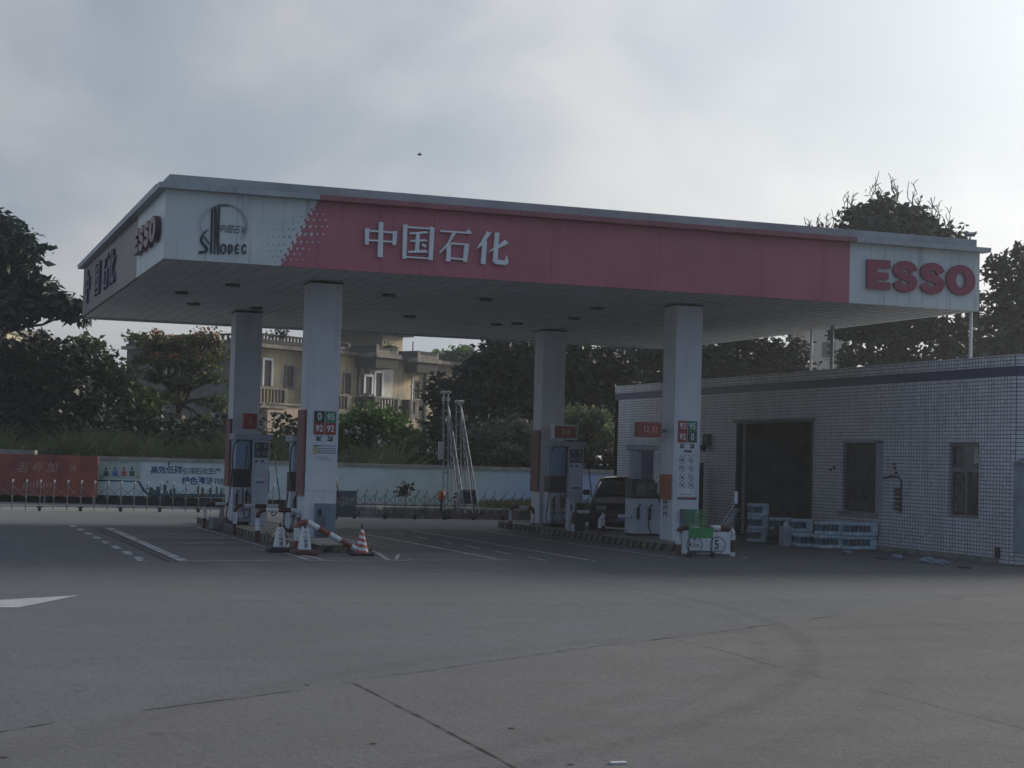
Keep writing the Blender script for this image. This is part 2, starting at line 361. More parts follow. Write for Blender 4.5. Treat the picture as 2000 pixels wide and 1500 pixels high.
# slab joints and cracks
ck = MB()
def crack(P, w, jag=.012, gaps=0., n=40):
    P = [gr(*q) for q in P]; tot = []
    for a, b in zip(P, P[1:]):
        k = max(2, int((b - a).length / .09)); tot += [a.lerp(b, i / k) for i in range(k)]
    tot.append(P[-1]); on = True; off = 0; prev = None
    for i, q in enumerate(tot):
        if gaps and random.random() < .06: on = not on if random.random() < gaps * 1.5 else True
        off = off * .8 + random.uniform(-jag, jag); ww = w * random.uniform(.35, 1.5)
        d = (tot[min(i + 1, len(tot) - 1)] - tot[max(i - 1, 0)]).normalized(); s_ = Vector((-d.y, d.x, 0))
        a = q + s_ * (off - ww / 2); b = q + s_ * (off + ww / 2)
        if prev and on: ck.add([(prev[0].x, prev[0].y, .004), (a.x, a.y, .004), (b.x, b.y, .004), (prev[1].x, prev[1].y, .004)], [(0, 1, 2, 3)])
        prev = (a, b)
crack([(-120, 1455), (0, 1430), (130, 1408), (280, 1388), (420, 1370), (590, 1348)], .014, .010, .25)
crack([(668, 1335), (692, 1335), (830, 1405), (1010, 1502), (1080, 1540)], .014, .002)
crack([(720, 1325), (840, 1310), (900, 1300), (1000, 1286), (1140, 1266), (1320, 1245)], .010, .008, .45)
crack([(1275, 1250), (1300, 1246), (1322, 1247)], .03, .01)
crack([(1320, 1245), (1480, 1224), (1630, 1203)], .010, .008, .5); crack([(1462, 1226), (1495, 1222)], .03, .008)
crack([(1580, 1210), (1632, 1203)], .02, .008)
crack([(840, 1312), (950, 1325), (1045, 1335)], .010, .006, .1); crack([(1320, 1250), (1380, 1262), (1500, 1297), (1610, 1325), (1640, 1325)], .009, .002)
crack([(1690, 1345), (1760, 1362), (1900, 1398), (2040, 1434)], .008, .003); crack([(1740, 1212), (1830, 1220), (1920, 1237)], .010, .006, .4)
crack([(1860, 1172), (1890, 1165)], .02, .01); crack([(1045, 1335), (1130, 1333)], .006, .006, .4)
for (a, b) in ((8, 1480), (1000, 1423), (730, 1453), (1115, 1494), (600, 1338)):
    q = gr(a, b); ck.add([(q.x + .022 * math.cos(t) * (1 + .3 * math.sin(3 * t)), q.y + .02 * math.sin(t), .004) for t in np.linspace(0, 6.0, 9)], [tuple(range(9))])
tag(ck.build('pavement_cracks', mat('crack_dark', (.022, .022, .022), .95, .2, 8)), kind='structure')
q = gr(1207, 1492); m_ = MB(); m_.fbox(Vector((q.x, q.y, 0)), Vector((1, 0, 0)), Vector((0, 1, 0)), Vector((0, 0, 1)), -.045, .05, -.02, .02, .002, .012)
tag(m_.build('paper_scrap', white_p), 'tiny white scrap lying on the bare yard at the bottom edge', 'litter')

# ------------------------------------------------------------------ canopy
CX0, CX1, CY0, CY1, CZ0, CZ1 = 4.05, 20.6, 29.3, 43.5, 5.0, 6.2
cano = empty('fuel_canopy', (12.3, 36.4, 0), 'large flat forecourt canopy with red and white fascia on four square columns', 'canopy')
m_ = MB(); m_.box(CX0 + .06, CX1 - .06, CY0 + .06, CY1 - .06, CZ0, CZ0 + .12); 
ceil = m_.build('ceiling', soffit, cano)
jm = MB()
for i in range(1, 55): x = CX0 + .3 * i; jm.box(x - .006, x + .006, CY0 + .1, CY1 - .1, CZ0 - .012, CZ0 - .0005)
jm.build('ceiling_joints', mat('joint_grey', (.50, .51, .52), .7, .1, 2), cano)
m_ = MB(); m_.box(CX0 + .1, CX1 - .1, CY0 + .1, CY1 - .1, CZ0 + .13, CZ1 - .05); m_.build('roof_deck', steel_d, cano)
# fascia boards: polygons in the plane, 60 mm thick
def board(poly, off, name, mt): mb = MB(); mb.prism(poly, off); return mb.build(name, mt, cano)
xs0, xs1 = 6.73, 6.09
board([(CX0, CY0, CZ0), (xs1, CY0, CZ0), (xs0, CY0, CZ1), (CX0, CY0, CZ1)], Vector((0, .06, 0)), 'fascia_board', fascia_w)
board([(xs1 + .002, CY0, CZ0), (17.55, CY0, CZ0), (17.55, CY0, CZ1), (xs0 + .002, CY0, CZ1)], Vector((0, .06, 0)), 'fascia_board', fascia_r)
board([(17.553, CY0, CZ0), (CX1, CY0, CZ0), (CX1, CY0, CZ1), (17.553, CY0, CZ1)], Vector((0, .06, 0)), 'fascia_board', fascia_w)
Y1_, Y2_, Y3_ = 32.95, 40.6, CY1
for (a, b, mt) in ((CY0 + .063, Y1_, fascia_w), (Y1_ + .003, Y2_, mat('fascia_red_shaded', (.07, .045, .065), .4, .15, .8, streak=.5)), (Y2_ + .003, Y3_, mat('fascia_red_shaded', (0, 0, 0)))):  # red flank boards, their shade put into the dark colour
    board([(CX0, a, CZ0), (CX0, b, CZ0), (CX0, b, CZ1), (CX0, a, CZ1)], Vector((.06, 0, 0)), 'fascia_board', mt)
board([(CX0 + .063, CY1, CZ0 - .06), (CX1, CY1, CZ0 - .06), (CX1, CY1, CZ1), (CX0 + .063, CY1, CZ1)], Vector((0, -.06, 0)), 'fascia_board', fascia_w)
board([(CX1, CY0 + .063, CZ0), (CX1, CY1 - .063, CZ0), (CX1, CY1 - .063, CZ1), (CX1, CY0 + .063, CZ1)], Vector((-.06, 0, 0)), 'fascia_board', fascia_w)
for x in (8.9, 11.2, 13.4, 15.6):
    mb = MB(); mb.box(x - .004, x + .004, CY0 - .004, CY0 - .001, CZ0 + .01, CZ1 - .01); mb.build('panel_joint', mat('joint_red', (.32, .08, .11), .6, .1, 2), cano)
for x in (5.3, 18.35, 18.95, 19.9):
    mb = MB(); mb.box(x - .004, x + .004, CY0 - .004, CY0 - .001, CZ0 + .01, CZ1 - .01); mb.build('panel_joint', mat('joint_pale', (.30, .34, .34), .6, .1, 2), cano)
# cornice lip, grey over the white panels and red over the red one
def lip(x0, x1, mt): mb = MB(); P = [(x0, CY0 + .1, CZ1 + .001), (x0, CY0 - .18, CZ1 + .001), (x0, CY0 - .20, CZ1 + .09), (x0, CY0 + .1, CZ1 + .10)]; mb.prism([Vector(p) for p in P], Vector((x1 - x0, 0, 0))); return mb.build('cornice', mt, cano)
lip(CX0 - .14, 6.72, lip_m); lip(6.723, 17.6, lip_r); lip(17.603, CX1 + .14, lip_m)
mb = MB(); P = [(CX0 + .1, CY0 + .103, CZ1 + .001), (CX0 - .14, CY0 + .103, CZ1 + .001), (CX0 - .16, CY0 + .103, CZ1 + .09), (CX0 + .1, CY0 + .103, CZ1 + .10)]; mb.prism([Vector(p) for p in P], Vector((0, CY1 - CY0, 0))); mb.build('cornice', lip_m, cano)
mb = MB(); 
PX0, PX1, PY0, PY1 = 4.13, 20.62, 29.44, 43.3
mb.box(PX0, PX1, PY0, PY0 + .1, CZ1 + .101, 6.49); mb.box(PX0, PX0 + .1, PY0 + .103, PY1, CZ1 + .101, 6.49); mb.box(PX1 - .1, PX1, PY0 + .103, PY1, CZ1 + .101, 6.49); mb.box(PX0 + .103, PX1 - .103, PY1 - .1, PY1, CZ1 + .101, 6.49)
mb.build('parapet', mat('parapet_grey', (.30, .33, .35), .7, .15, 1.0, streak=.3), cano)
mb = MB(); mb.box(PX0 + .12, PX1 - .12, PY0 + .12, PY1 - .12, 6.3, 6.36); mb.build('roof_sheet', steel_d, cano)
# main sign characters, traced on the fascia plane
def T8(u, v): q = onY(640 + u / 3.0303, 400 + v / 3.0303, CY0 - .02); return q
chars = [
 [[(300,102),(325,106),(322,312),(292,310)],[(240,150),(385,161),(385,171),(240,161)],[(218,140),(243,142),(238,238),(218,236)],[(383,158),(408,158),(400,240),(378,238)],[(238,206),(380,216),(380,226),(238,216)]],
 [[(443,118),(468,120),(460,322),(438,320)],[(603,130),(628,138),(617,330),(592,328)],[(465,128),(605,138),(605,148),(465,139)],[(458,305),(597,315),(597,324),(458,314)],[(482,166),(585,158),(592,170),(482,177)],[(485,211),(572,206),(590,217),(485,221)],[(472,275),(575,267),(590,284),(472,286)],[(520,170),(541,172),(535,282),(513,280)],[(553,230),(580,240),(576,256),(555,246)]],
 [[(662,152),(815,162),(828,146),(848,166),(843,174),(662,162)],[(735,163),(758,166),(690,262),(655,292),(660,278),(708,222)],[(700,228),(725,231),(722,338),(697,336)],[(805,231),(832,233),(820,340),(797,338)],[(722,224),(808,231),(808,241),(722,235)],[(720,312),(800,320),(800,330),(720,322)]],
 [[(938,158),(965,168),(905,245),(875,264),(913,205)],[(912,225),(938,213),(928,355),(902,350)],[(985,165),(1010,167),(1000,325),(1045,331),(1055,300),(1066,345),(1050,358),(990,353),(972,338)],[(1045,208),(1065,230),(1000,262),(945,282),(955,272),(1010,235)]]]
for ch_ in chars:
    mb = MB()
    for st in ch_: mb.prism([T8(*q) for q in st], Vector((0, -.055, 0)) + Vector((0, 0.0015 * random.random(), 0)))
    mb.build('sign_character', letter_w, cano)
# the same characters on the left flank, thin boards seen edge-on, shade put into their colour
for k, ch_ in enumerate(chars):
    mb = MB(); us = [q[0] for st in ch_ for q in st]; u0 = min(us); yl = (42.6, 40.3, 38.6, 37.4)[k]
    vs_ = [q[1] for st in ch_ for q in st]; v0 = max(vs_)
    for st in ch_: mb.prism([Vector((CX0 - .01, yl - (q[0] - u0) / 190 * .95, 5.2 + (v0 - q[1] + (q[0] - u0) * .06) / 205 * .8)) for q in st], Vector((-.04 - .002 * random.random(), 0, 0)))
    mb.build('sign_character', mat('letter_white_shaded', (.14, .13, .17), .5, .15, 3), cano)
# ESSO at the right, real stroke outlines
def T7(u, v): return onY(1480 + u / 3.571, 340 + v / 3.571, CY0 - .02)
def stroke(P, w):
    L, R_ = [], []
    for i, p in enumerate(P):
        a = np.array(P[max(i - 1, 0)], float); b = np.array(P[min(i + 1, len(P) - 1)], float); d = b - a; d /= np.linalg.norm(d); n_ = np.array([-d[1], d[0]]) * (w[i] if isinstance(w, list) else w) / 2
        L.append(np.array(p) + n_); R_.append(np.array(p) - n_)
    return L, R_
def ribbon(mb, P, w, T, off):
    L, R_ = stroke(P, w); 
    for i in range(len(P) - 1): mb.prism([T(*L[i]), T(*L[i + 1]), T(*R_[i + 1]), T(*R_[i])], off)
def smoothp(P, n=6):
    out = []
    for i in range(len(P) - 1):
        p0 = np.array(P[max(i - 1, 0)], float); p1 = np.array(P[i], float); p2 = np.array(P[i + 1], float); p3 = np.array(P[min(i + 2, len(P) - 1)], float)
        for k in range(n):
            t = k / n; out.append(.5 * (2 * p1 + (p2 - p0) * t + (2 * p0 - 5 * p1 + 4 * p2 - p3) * t * t + (3 * p1 - p0 - 3 * p2 + p3) * t ** 3))
    out.append(np.array(P[-1], float)); return [tuple(q) for q in out]
def esso(T, off, parent, letter_r=letter_r):
    mb = MB(); mb.prism([T(*q) for q in [(755,595),(918,604),(918,660),(828,655),(828,684),(905,690),(905,738),(826,733),(826,752),(916,757),(916,808),(755,800)]], off); mb.build('sign_letter', letter_r, parent)
    for dx, dy in ((0, 0), (188, 13)):
        mb = MB(); pth = smoothp([(1082, 682), (1062, 648), (1020, 634), (980, 644), (968, 678), (1000, 706), (1050, 724), (1078, 752), (1062, 788), (1020, 798), (980, 784), (962, 752)])
        ribbon(mb, [(x + dx, y + dy) for x, y in pth], 55, T, off); mb.build('sign_letter', letter_r, parent)
    mb = MB(); N_ = 28
    for k in range(N_):
        a, b = 2 * math.pi * k / N_, 2 * math.pi * (k + 1) / N_
        f = lambda t, rx, ry: T(1408 + rx * math.cos(t), 741 + ry * math.sin(t) + .06 * rx * math.cos(t))
        mb.prism([f(a, 101, 106), f(b, 101, 106), f(b, 33, 54), f(a, 33, 54)], off)
    mb.build('sign_letter', letter_r, parent)
esso(T7, Vector((0, -.05, 0)), cano)
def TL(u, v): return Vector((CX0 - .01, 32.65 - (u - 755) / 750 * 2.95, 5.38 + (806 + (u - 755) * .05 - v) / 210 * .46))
esso(TL, Vector((-.10, 0, 0)), cano, mat('letter_red_shaded', (.10, .03, .06), .4, .1, 3))  # red letters with the flank's shade put into their colour
# company emblem
def T2_(u, v): return onY(370 + u / 7.143, 380 + v / 7.143, CY0 - .012)
mb = MB()
def O_(k=[0]): k[0] += 1; return Vector((0, -.012 - .0011 * (k[0] % 12), 0))
for poly in ([(305,205),(332,190),(312,825),(285,820)],[(347,182),(378,170),(358,832),(335,828)],[(402,150),(428,145),(412,835),(383,832)],[(350,175),(379,170),(412,832),(384,830)],[(390,135),(400,128),(550,128),(560,160),(400,160)]): mb.prism([T2_(*q) for q in poly], O_())
ribbon(mb, smoothp([(262, 488), (215, 525), (172, 585), (166, 650), (200, 705), (238, 745), (236, 788), (205, 800), (128, 808)]), [8 + 26 * min(1, i / 12) for i in range(49)], T2_, O_())
ribbon(mb, [(205, 585), (275, 690)], 14, T2_, O_())
ring = [(470 + 34 * math.cos(t), 757 + 62 * math.sin(t)) for t in np.linspace(0, 2 * math.pi, 15)]; ribbon(mb, ring, 22, T2_, O_())
ribbon(mb, [(548, 700), (548, 830)], 24, T2_, O_()); ribbon(mb, smoothp([(548, 702), (588, 715), (592, 760), (580, 800), (548, 818)]), 20, T2_, O_())
ribbon(mb, smoothp([(688, 712), (655, 705), (642, 757), (652, 815), (690, 812)]), 22, T2_, O_()); ribbon(mb, [(645, 762), (688, 762)], 18, T2_, O_())
ribbon(mb, smoothp([(782, 735), (772, 703), (745, 715), (735, 765), (748, 818), (775, 815), (785, 780)]), 22, T2_, O_())
mb.build('emblem_lettering', ink, cano)
mb = MB(); arc = [(480 + 322 * math.cos(t), 425 + 292 * math.sin(t)) for t in np.linspace(math.radians(162), math.radians(402), 50)]
ribbon(mb, arc, 16, T2_, Vector((0, -.03, 0))); mb.build('emblem_ring', lip_m, cano)
mb = MB(); p0 = T2_(595, 490); u_ = Vector((1, 0, -.02))
mb.text('中国石化', p0, u_, (0, 0, 1), (0, -1, 0), .155, .006, shear=.5, sx=.82)
mb.build('emblem_script', ink, cano)
# halftone dots along the slanted colour change
dw, dk = MB(), MB()
rows = [(205, [.5, .35]), (270, [.7, .55, .3]), (352, [.95, .6, .45, .5]), (445, [1.4, .95, .7, .5, .4]), (553, [1.7, 1.3, 1.05, .85, .6]), (662, [1.35, .95, .65, .6, .45]), (752, [1.05, .8, .7, .3, .2]), (832, [.85, .65, .4]), (905, [.65, .45, .35, .3])]
for v, sz in rows:
    ub = 1762 - (v - 100) * .585
    for i, k in enumerate(sz):
        u = ub + 42 + i * 82; rx = 13 * k + 5; ry = 17 * k + 6
        dw.add([T2_(u + rx * math.cos(t) + 7 * k * math.sin(-t), v + ry * math.sin(t)) + Vector((0, .004, 0)) for t in np.linspace(0, 5.6, 9)], [tuple(range(9))[::-1]])
    for i, k in enumerate(sz[:5]):
        kk = k * .55; u = ub - 95 - i * 76 - (v % 3) * 4; rx = 10 * kk + 4; ry = 14 * kk + 4
        dk.add([T2_(u + rx * math.cos(t) + 7 * kk * math.sin(-t), v + 35 + ry * math.sin(t)) + Vector((0, .004, 0)) for t in np.linspace(0, 5.6, 9)], [tuple(range(9))[::-1]])
    dk.add([T2_(ub + a, v + b) + Vector((0, .006, 0)) for a, b in ((-22, 10), (20, -28), (20, 36))], [(0, 1, 2)], 1)
dw.build('halftone_dots', fascia_w, cano); dk.build('halftone_dots', [mat('dot_teal', (.10, .17, .17), .5, .1, 4), fascia_r], cano)
# downlights in the ceiling
dl = None
for px, py in ((355, 570), (455, 555), (378, 592), (760, 575), (500, 600), (800, 617), (950, 583), (970, 632), (1165, 600), (1120, 620), (1010, 630)):
    q = gr(px, py, CZ0); mb = MB(); mb.lathe((q.x, q.y, CZ0 - .05), [(.13, 0), (.15, .02), (.15, .05)], 12); mb.build('downlight', mat('lamp_dark', (.05, .05, .055), .4, .1, 5), cano)
# columns with their panels
COLS = [(7.11, 7.72, 31.3, 31.9), (7.09, 7.71, 38.9, 39.5), (14.73, 15.32, 31.3, 31.9), (14.9, 15.5, 39.4, 40.0)]
cobj = []
for (x0, x1, y0, y1) in COLS:
    mb = MB(); mb.box(x0, x1, y0, y1, .14, CZ0 - .03); mb.box(x0 - .012, x1 + .012, y0 - .012, y1 + .012, 1.02, 1.028); mb.box(x0 - .012, x1 + .012, y0 - .012, y1 + .012, CZ0 - .055, CZ0 - .03, 1)
    cobj.append(mb.build('column', [col_p, black_m], cano, bevel=.025))
U, VV, NN = Vector((1, 0, 0)), Vector((0, 0, 1)), Vector((0, -1, 0))
def fuel_panel(par, x0, x1, y, z1, z0, cells, n_):
    """four colour cells with grade numbers on the camera side of a column"""
    xm = (x0 + x1) / 2; zm = (z0 + z1) / 2; mb = MB(); M_ = [sign_dark, sign_green, sign_red, letter_w, ink]
    for k, (txt, mi) in enumerate(cells):
        a, b = (x0, xm - .004) if k % 2 == 0 else (xm + .004, x1); c, d = (zm, z1) if k < 2 else (z0, zm - .001)
        mb.box(a, b, y - .014, y - .003, c, d, mi); mb.text(txt, ((a + b) / 2, y - .014, (c + d) / 2), U, VV, NN, .17 if len(txt) == 2 else .2, .004, .012, mi=3, sx=.85)
    mb.box(xm - .004, xm + .004, y - .012, y - .003, z0 - .12, z1, 3)
    for sgn, cx in ((1, (x0 + xm) / 2), (-1, (xm + x1) / 2)):   # the two arrows under the numbers
        zc = z0 - .07
        for P in ([(-.05, -.05), (-.05, .045), (-.022, .045), (-.022, -.05)], [(-.0215, -.05), (.045, -.05), (.045, -.022), (-.0215, -.022)], [(-.02, -.002), (.03, .05), (.05, .03), (0, -.02)]):
            mb.prism([Vector((cx + sgn * a, y - .004, zc + b)) for a, b in P], Vector((0, -.004 - .001 * random.random(), 0)), 4)
    return mb.build(n_, M_, par)
fuel_panel(cobj[0], onY(613, 830, 31.3).x, onY(656, 830, 31.3).x, 31.3, onY(634, 803, 31.3).z, onY(634, 849, 31.3).z, [('0', 0), ('95', 1), ('92', 2), ('92', 2)], 'grade_panel')
fuel_panel(cobj[2], onY(1324, 840, 31.3).x, onY(1361, 840, 31.3).x, 31.3, onY(1342, 822, 31.3).z, onY(1342, 864, 31.3).z, [('92', 2), ('95', 1), ('92', 2), ('0', 0)], 'grade_panel')
# notice stickers under them
mb = MB(); y = 31.3 - .004; blue_l = mat('notice_blue', (.18, .22, .38), .5, .1, 6)
for py in (870, 875.5, 880, 884): a = onY(613, py, y); b = onY(656, py, y); mb.box(a.x + (.0 if py == 870 else .06), b.x, y - .003, y, a.z - .008, a.z + .008, 0)
a = onY(612, 869, y); b = onY(619, 887, y); mb.box(a.x, b.x, y - .003, y, b.z, a.z, 1); b2 = onY(627, 887, y); mb.text('E', ((a.x + b2.x) / 2 + .03, y - .001, (a.z + b.z) / 2), U, VV, NN, .17, .004, mi=1)
for k in range(3): a = onY(615 + k * 6, 892 + k * 3, y); mb.box(a.x, a.x + .26, y - .003, y, a.z - .004, a.z + .003, 2)
mb.build('notice_sticker', [blue_l, mat('notice_yellow', (.42, .42, .22), .5, .1, 6), mat('notice_grey', (.33, .35, .38), .6, .1, 5)], cobj[0])
mb = MB(); a = onY(615, 983, y); b = onY(651, 1047, y); mb.box(a.x, b.x, 31.17, 31.296, b.z, a.z, 0); mb.box(a.x + .01, a.x + .16, 31.12, 31.169, b.z + .02, b.z + .38, 1); mb.box(a.x + .03, a.x + .1, 31.13, 31.168, a.z - .22, a.z - .1, 2)
mb.build('control_box', [mat('box_bluegrey', (.15, .21, .27), .5, .1, 3), mat('box_dark', (.09, .12, .15), .5, .1, 5), black_m], cobj[0], bevel=.006)
# prohibition pictograms on the right column
mb = MB(); yb = 31.3 - .002; a = onY(1323, 868, yb); b = onY(1362, 975, yb); mb.box(a.x, b.x, yb - .004, yb, b.z, a.z, 0)
for r_, py in enumerate((899, 914.5, 932, 947)):
    for c_i, px in enumerate((1332, 1350)):
        q = onY(px, py + c_i * .5, yb - .005); n_ = 18
        for k in range(n_):
            t0, t1 = 2 * math.pi * k / n_, 2 * math.pi * (k + 1) / n_; ro, ri = .072, .062
            if c_i == 1 and r_ < 2:      # diamonds
                sh = lambda t, r: Vector((q.x + r * 1.15 * math.cos(t) / (abs(math.cos(t)) + abs(math.sin(t))), yb - .006, q.z + r * 1.15 * math.sin(t) / (abs(math.cos(t)) + abs(math.sin(t)))))
            else: sh = lambda t, r: Vector((q.x + r * math.cos(t), yb - .006, q.z + r * math.sin(t)))
            mb.add([sh(t0, ro), sh(t1, ro), sh(t1, ri), sh(t0, ri)], [(0, 1, 2, 3)], 1)
        mb.add([Vector((q.x + dx_, yb - .007, q.z + dz_)) for dx_, dz_ in ((-.05, .042), (-.042, .05), (.05, -.042), (.042, -.05))], [(0, 1, 2, 3)], 1)
        g_ = [(-.018, -.03), (.03, -.02), (.022, .03), (-.03, .02)]; g_ = [(x_ * random.uniform(.6, 1.3), z_ * random.uniform(.6, 1.3)) for x_, z_ in g_]
        mb.add([Vector((q.x + x_, yb - .0065, q.z + z_)) for x_, z_ in g_], [(0, 1, 2, 3)], 1)
a = onY(1336, 879, yb); b = onY(1351, 884, yb); mb.box(a.x, b.x, yb - .008, yb - .005, b.z, a.z, 2)
a = onY(1323, 970, yb); b = onY(1360, 976, yb); mb.box(a.x, b.x, yb - .008, yb - .005, b.z, a.z, 2)
for k in range(4): a = onY(1331 + k * 7.5, 890, yb); mb.box(a.x - .015, a.x + .015, yb - .007, yb - .005, a.z - .012, a.z + .012, 1)
a = onY(1328, 965, yb); mb.box(a.x, a.x + .25, yb - .007, yb - .005, a.z - .006, a.z + .004, 1)
mb.build('notice_board', [white_p, ink_soft, mat('maroon', (.20, .04, .06), .5, .1, 4)], cobj[2])
mb = MB(); a = onY(1328, 994, 31.3); b = onY(1352, 1040, 31.3); mb.box(a.x, b.x, 31.15, 31.296, .5, a.z, 0); mb.build('control_box', [mat('box_green', (.10, .16, .17), .5, .1, 3)], cobj[2], bevel=.006)
# banners on the lane side (-X) of the columns
def banner(ci, y0, y1, z0, z1, mt, txt=None):
    x = COLS[ci][0]; mb = MB(); mb.box(x - .05, x - .014, y0, y1, z0, z1)
    if txt: mb.text(txt, (x - .05, (y0 + y1) / 2, (z0 + z1) / 2), (0, -1, 0), (0, 0, 1), (-1, 0, 0), .3, .004, .01, mi=1)
    mb.build('side_banner', [mt, mat('banner_letter', (.45, .36, .25), .6, .1, 4)], cobj[ci])
banner(0, 31.32, 31.88, onX(590, 968, 7.05).z, onX(590, 800, 7.05).z, banner_r)
banner(1, 38.92, 39.48, onX(448, 950, 7.05).z, onX(448, 818, 7.05).z, banner_r)
banner(3, 39.42, 39.98, onX(1048, 960, 14.85).z, onX(1048, 840, 14.85).z, banner_r)
banner(2, 31.36, 31.84, onX(1298, 974, 14.85).z, onX(1298, 926, 14.85).z, mat('banner_orange', (.36, .10, .04), .6, .15, 3))
mb = MB(); mb.text('22E', (14.715, 31.6, onX(1300, 990, 14.88).z), (0, 0, 1), (0, 1, 0), (-1, 0, 0), .26, .006, .01); mb.build('column_lettering', ink_soft, cobj[2])
# red boxes hung on the columns above the dispensers
def redbox(ci, px0, py0, px1, py1, Y, txt, mt, side):
    a = onY(px0, py0, Y); b = onY(px1, py1, Y); x0, x1, y0, y1 = COLS[ci]
    mb = MB(); mb.box(a.x, b.x, Y, Y + .22, b.z, a.z); mb.box(a.x + .03, b.x - .03, Y - .008, Y - .001, b.z + .03, a.z - .03, 1); mb.text(txt, ((a.x + b.x) / 2, Y - .009, (a.z + b.z) / 2), U, VV, NN, (a.z - b.z) * .6, .003, .01, mi=2, sx=.8)
    if y0 > Y: mb.box((a.x + b.x) / 2 - .03, (a.x + b.x) / 2 + .03, Y + .221, y0 - .002, b.z + .1, b.z + .18, 3)
    else: mb.box(b.x + .002, x0 - .002, Y + .08, Y + .14, b.z + .1, b.z + .16, 3)
    mb.build('hanging_sign', [mt, sign_red, mat('sign_cream', (.55, .42, .32), .5, .1, 4), steel_d], cobj[ci], bevel=.005)
redbox(1, 476, 807, 502, 838, 38.2, '1', sign_red, 1)
redbox(3, 1082, 829, 1128, 859, 38.6, '8·8', col_p, 1)
redbox(2, 1248, 824, 1292, 854, 31.55, '12 32', mat('box_maroon', (.30, .06, .05), .5, .1, 4), 1)
# loudspeaker on the roof edge
q = Vector((20.5, 29.5, 6.45)); t = empty('loudspeaker', (20.5, 29.5, 6.49), 'small dark horn loudspeaker standing on the right end of the canopy roof', 'loudspeaker')
mb = MB(); mb.tube([(q.x, 29.5, 6.491), (q.x, 29.5, 6.54)], .02); mb.build('post', steel_d, t)
mb = MB(); mb.tube([(q.x - .10, 29.5, 6.60), (q.x - .02, 29.5, 6.60), (q.x + .05, 29.5, 6.60), (q.x + .10, 29.5, 6.60)], [.07, .05, .035, .035], 12); mb.build('horn', steel_d, t)
# ------------------------------------------------------------------ tiled station building on the right
def tile_mat(name, tile, grout, tw=.1, th=.0735, gw=.0075):
    m = bpy.data.materials.new(name); m.use_nodes = True; nt = m.node_tree; n = nt.nodes; l = nt.links; p = n['Principled BSDF']
    tc = n.new('ShaderNodeTexCoord'); sp = n.new('ShaderNodeSeparateXYZ'); l.new(tc.outputs['Object'], sp.inputs[0])
    ad = n.new('ShaderNodeMath'); ad.operation = 'ADD'; l.new(sp.outputs[0], ad.inputs[0]); l.new(sp.outputs[1], ad.inputs[1])
    cb = n.new('ShaderNodeCombineXYZ'); l.new(ad.outputs[0], cb.inputs[0]); l.new(sp.outputs[2], cb.inputs[1])
    b = n.new('ShaderNodeTexBrick'); b.offset = 0; b.squash = 1; l.new(cb.outputs[0], b.inputs['Vector']); b.inputs['Scale'].default_value = 1
    b.inputs['Brick Width'].default_value = tw; b.inputs['Row Height'].default_value = th; b.inputs['Mortar Size'].default_value = gw; b.inputs['Mortar Smooth'].default_value = .2; b.inputs['Bias'].default_value = 0
    b.inputs['Color1'].default_value = (*tile, 1); b.inputs['Color2'].default_value = (*[c * .84 for c in tile], 1); b.inputs['Mortar'].default_value = (*grout, 1)
    nz = n.new('ShaderNodeTexNoise'); nz.inputs['Scale'].default_value = .9; nz.inputs['Detail'].default_value = 6; l.new(tc.outputs['Object'], nz.inputs[0])
    mr = n.new('ShaderNodeMapRange'); l.new(nz.outputs[0], mr.inputs[0]); mr.inputs[1].default_value = .35; mr.inputs[2].default_value = .7; mr.inputs[4].default_value = .4
    mx = n.new('ShaderNodeMix'); mx.data_type = 'RGBA'; mx.blend_type = 'MULTIPLY'; l.new(mr.outputs[0], mx.inputs[0]); l.new(b.outputs[0], mx.inputs[6]); mx.inputs[7].default_value = (.66, .64, .6, 1)
    mp = n.new('ShaderNodeMapping'); mp.inputs['Scale'].default_value = (1, 1, .07); l.new(tc.outputs['Object'], mp.inputs[0])
    ns = n.new('ShaderNodeTexNoise'); ns.inputs['Scale'].default_value = 3.2; ns.inputs['Detail'].default_value = 6; l.new(mp.outputs[0], ns.inputs[0])
    ms = n.new('ShaderNodeMapRange'); l.new(ns.outputs[0], ms.inputs[0]); ms.inputs[1].default_value = .5; ms.inputs[2].default_value = .75; ms.inputs[4].default_value = .55
    m3 = n.new('ShaderNodeMix'); m3.data_type = 'RGBA'; m3.blend_type = 'MULTIPLY'; l.new(ms.outputs[0], m3.inputs[0]); l.new(mx.outputs[2], m3.inputs[6]); m3.inputs[7].default_value = (.5, .5, .48, 1)
    # odd replaced or dirtier tiles
    wn = n.new('ShaderNodeTexWhiteNoise'); wn.noise_dimensions = '2D'; dv = n.new('ShaderNodeVectorMath'); dv.operation = 'DIVIDE'; l.new(cb.outputs[0], dv.inputs[0]); dv.inputs[1].default_value = (tw, th, 1)
    fl_ = n.new('ShaderNodeVectorMath'); fl_.operation = 'FLOOR'; l.new(dv.outputs[0], fl_.inputs[0]); l.new(fl_.outputs[0], wn.inputs[0])
    mw = n.new('ShaderNodeMapRange'); l.new(wn.outputs['Value'], mw.inputs[0]); mw.inputs[1].default_value = .82; mw.inputs[2].default_value = 1; mw.inputs[4].default_value = .5
    m4 = n.new('ShaderNodeMix'); m4.data_type = 'RGBA'; m4.blend_type = 'MULTIPLY'; l.new(mw.outputs[0], m4.inputs[0]); l.new(m3.outputs[2], m4.inputs[6]); m4.inputs[7].default_value = (.6, .6, .62, 1)
    l.new(m4.outputs[2], p.inputs['Base Color']); p.inputs['Roughness'].default_value = .38
    bp = n.new('ShaderNodeBump'); bp.invert = True; bp.inputs['Strength'].default_value = .5; bp.inputs['Distance'].default_value = .004; l.new(b.outputs['Fac'], bp.inputs['Height']); l.new(bp.outputs[0], p.inputs['Normal'])
    return m
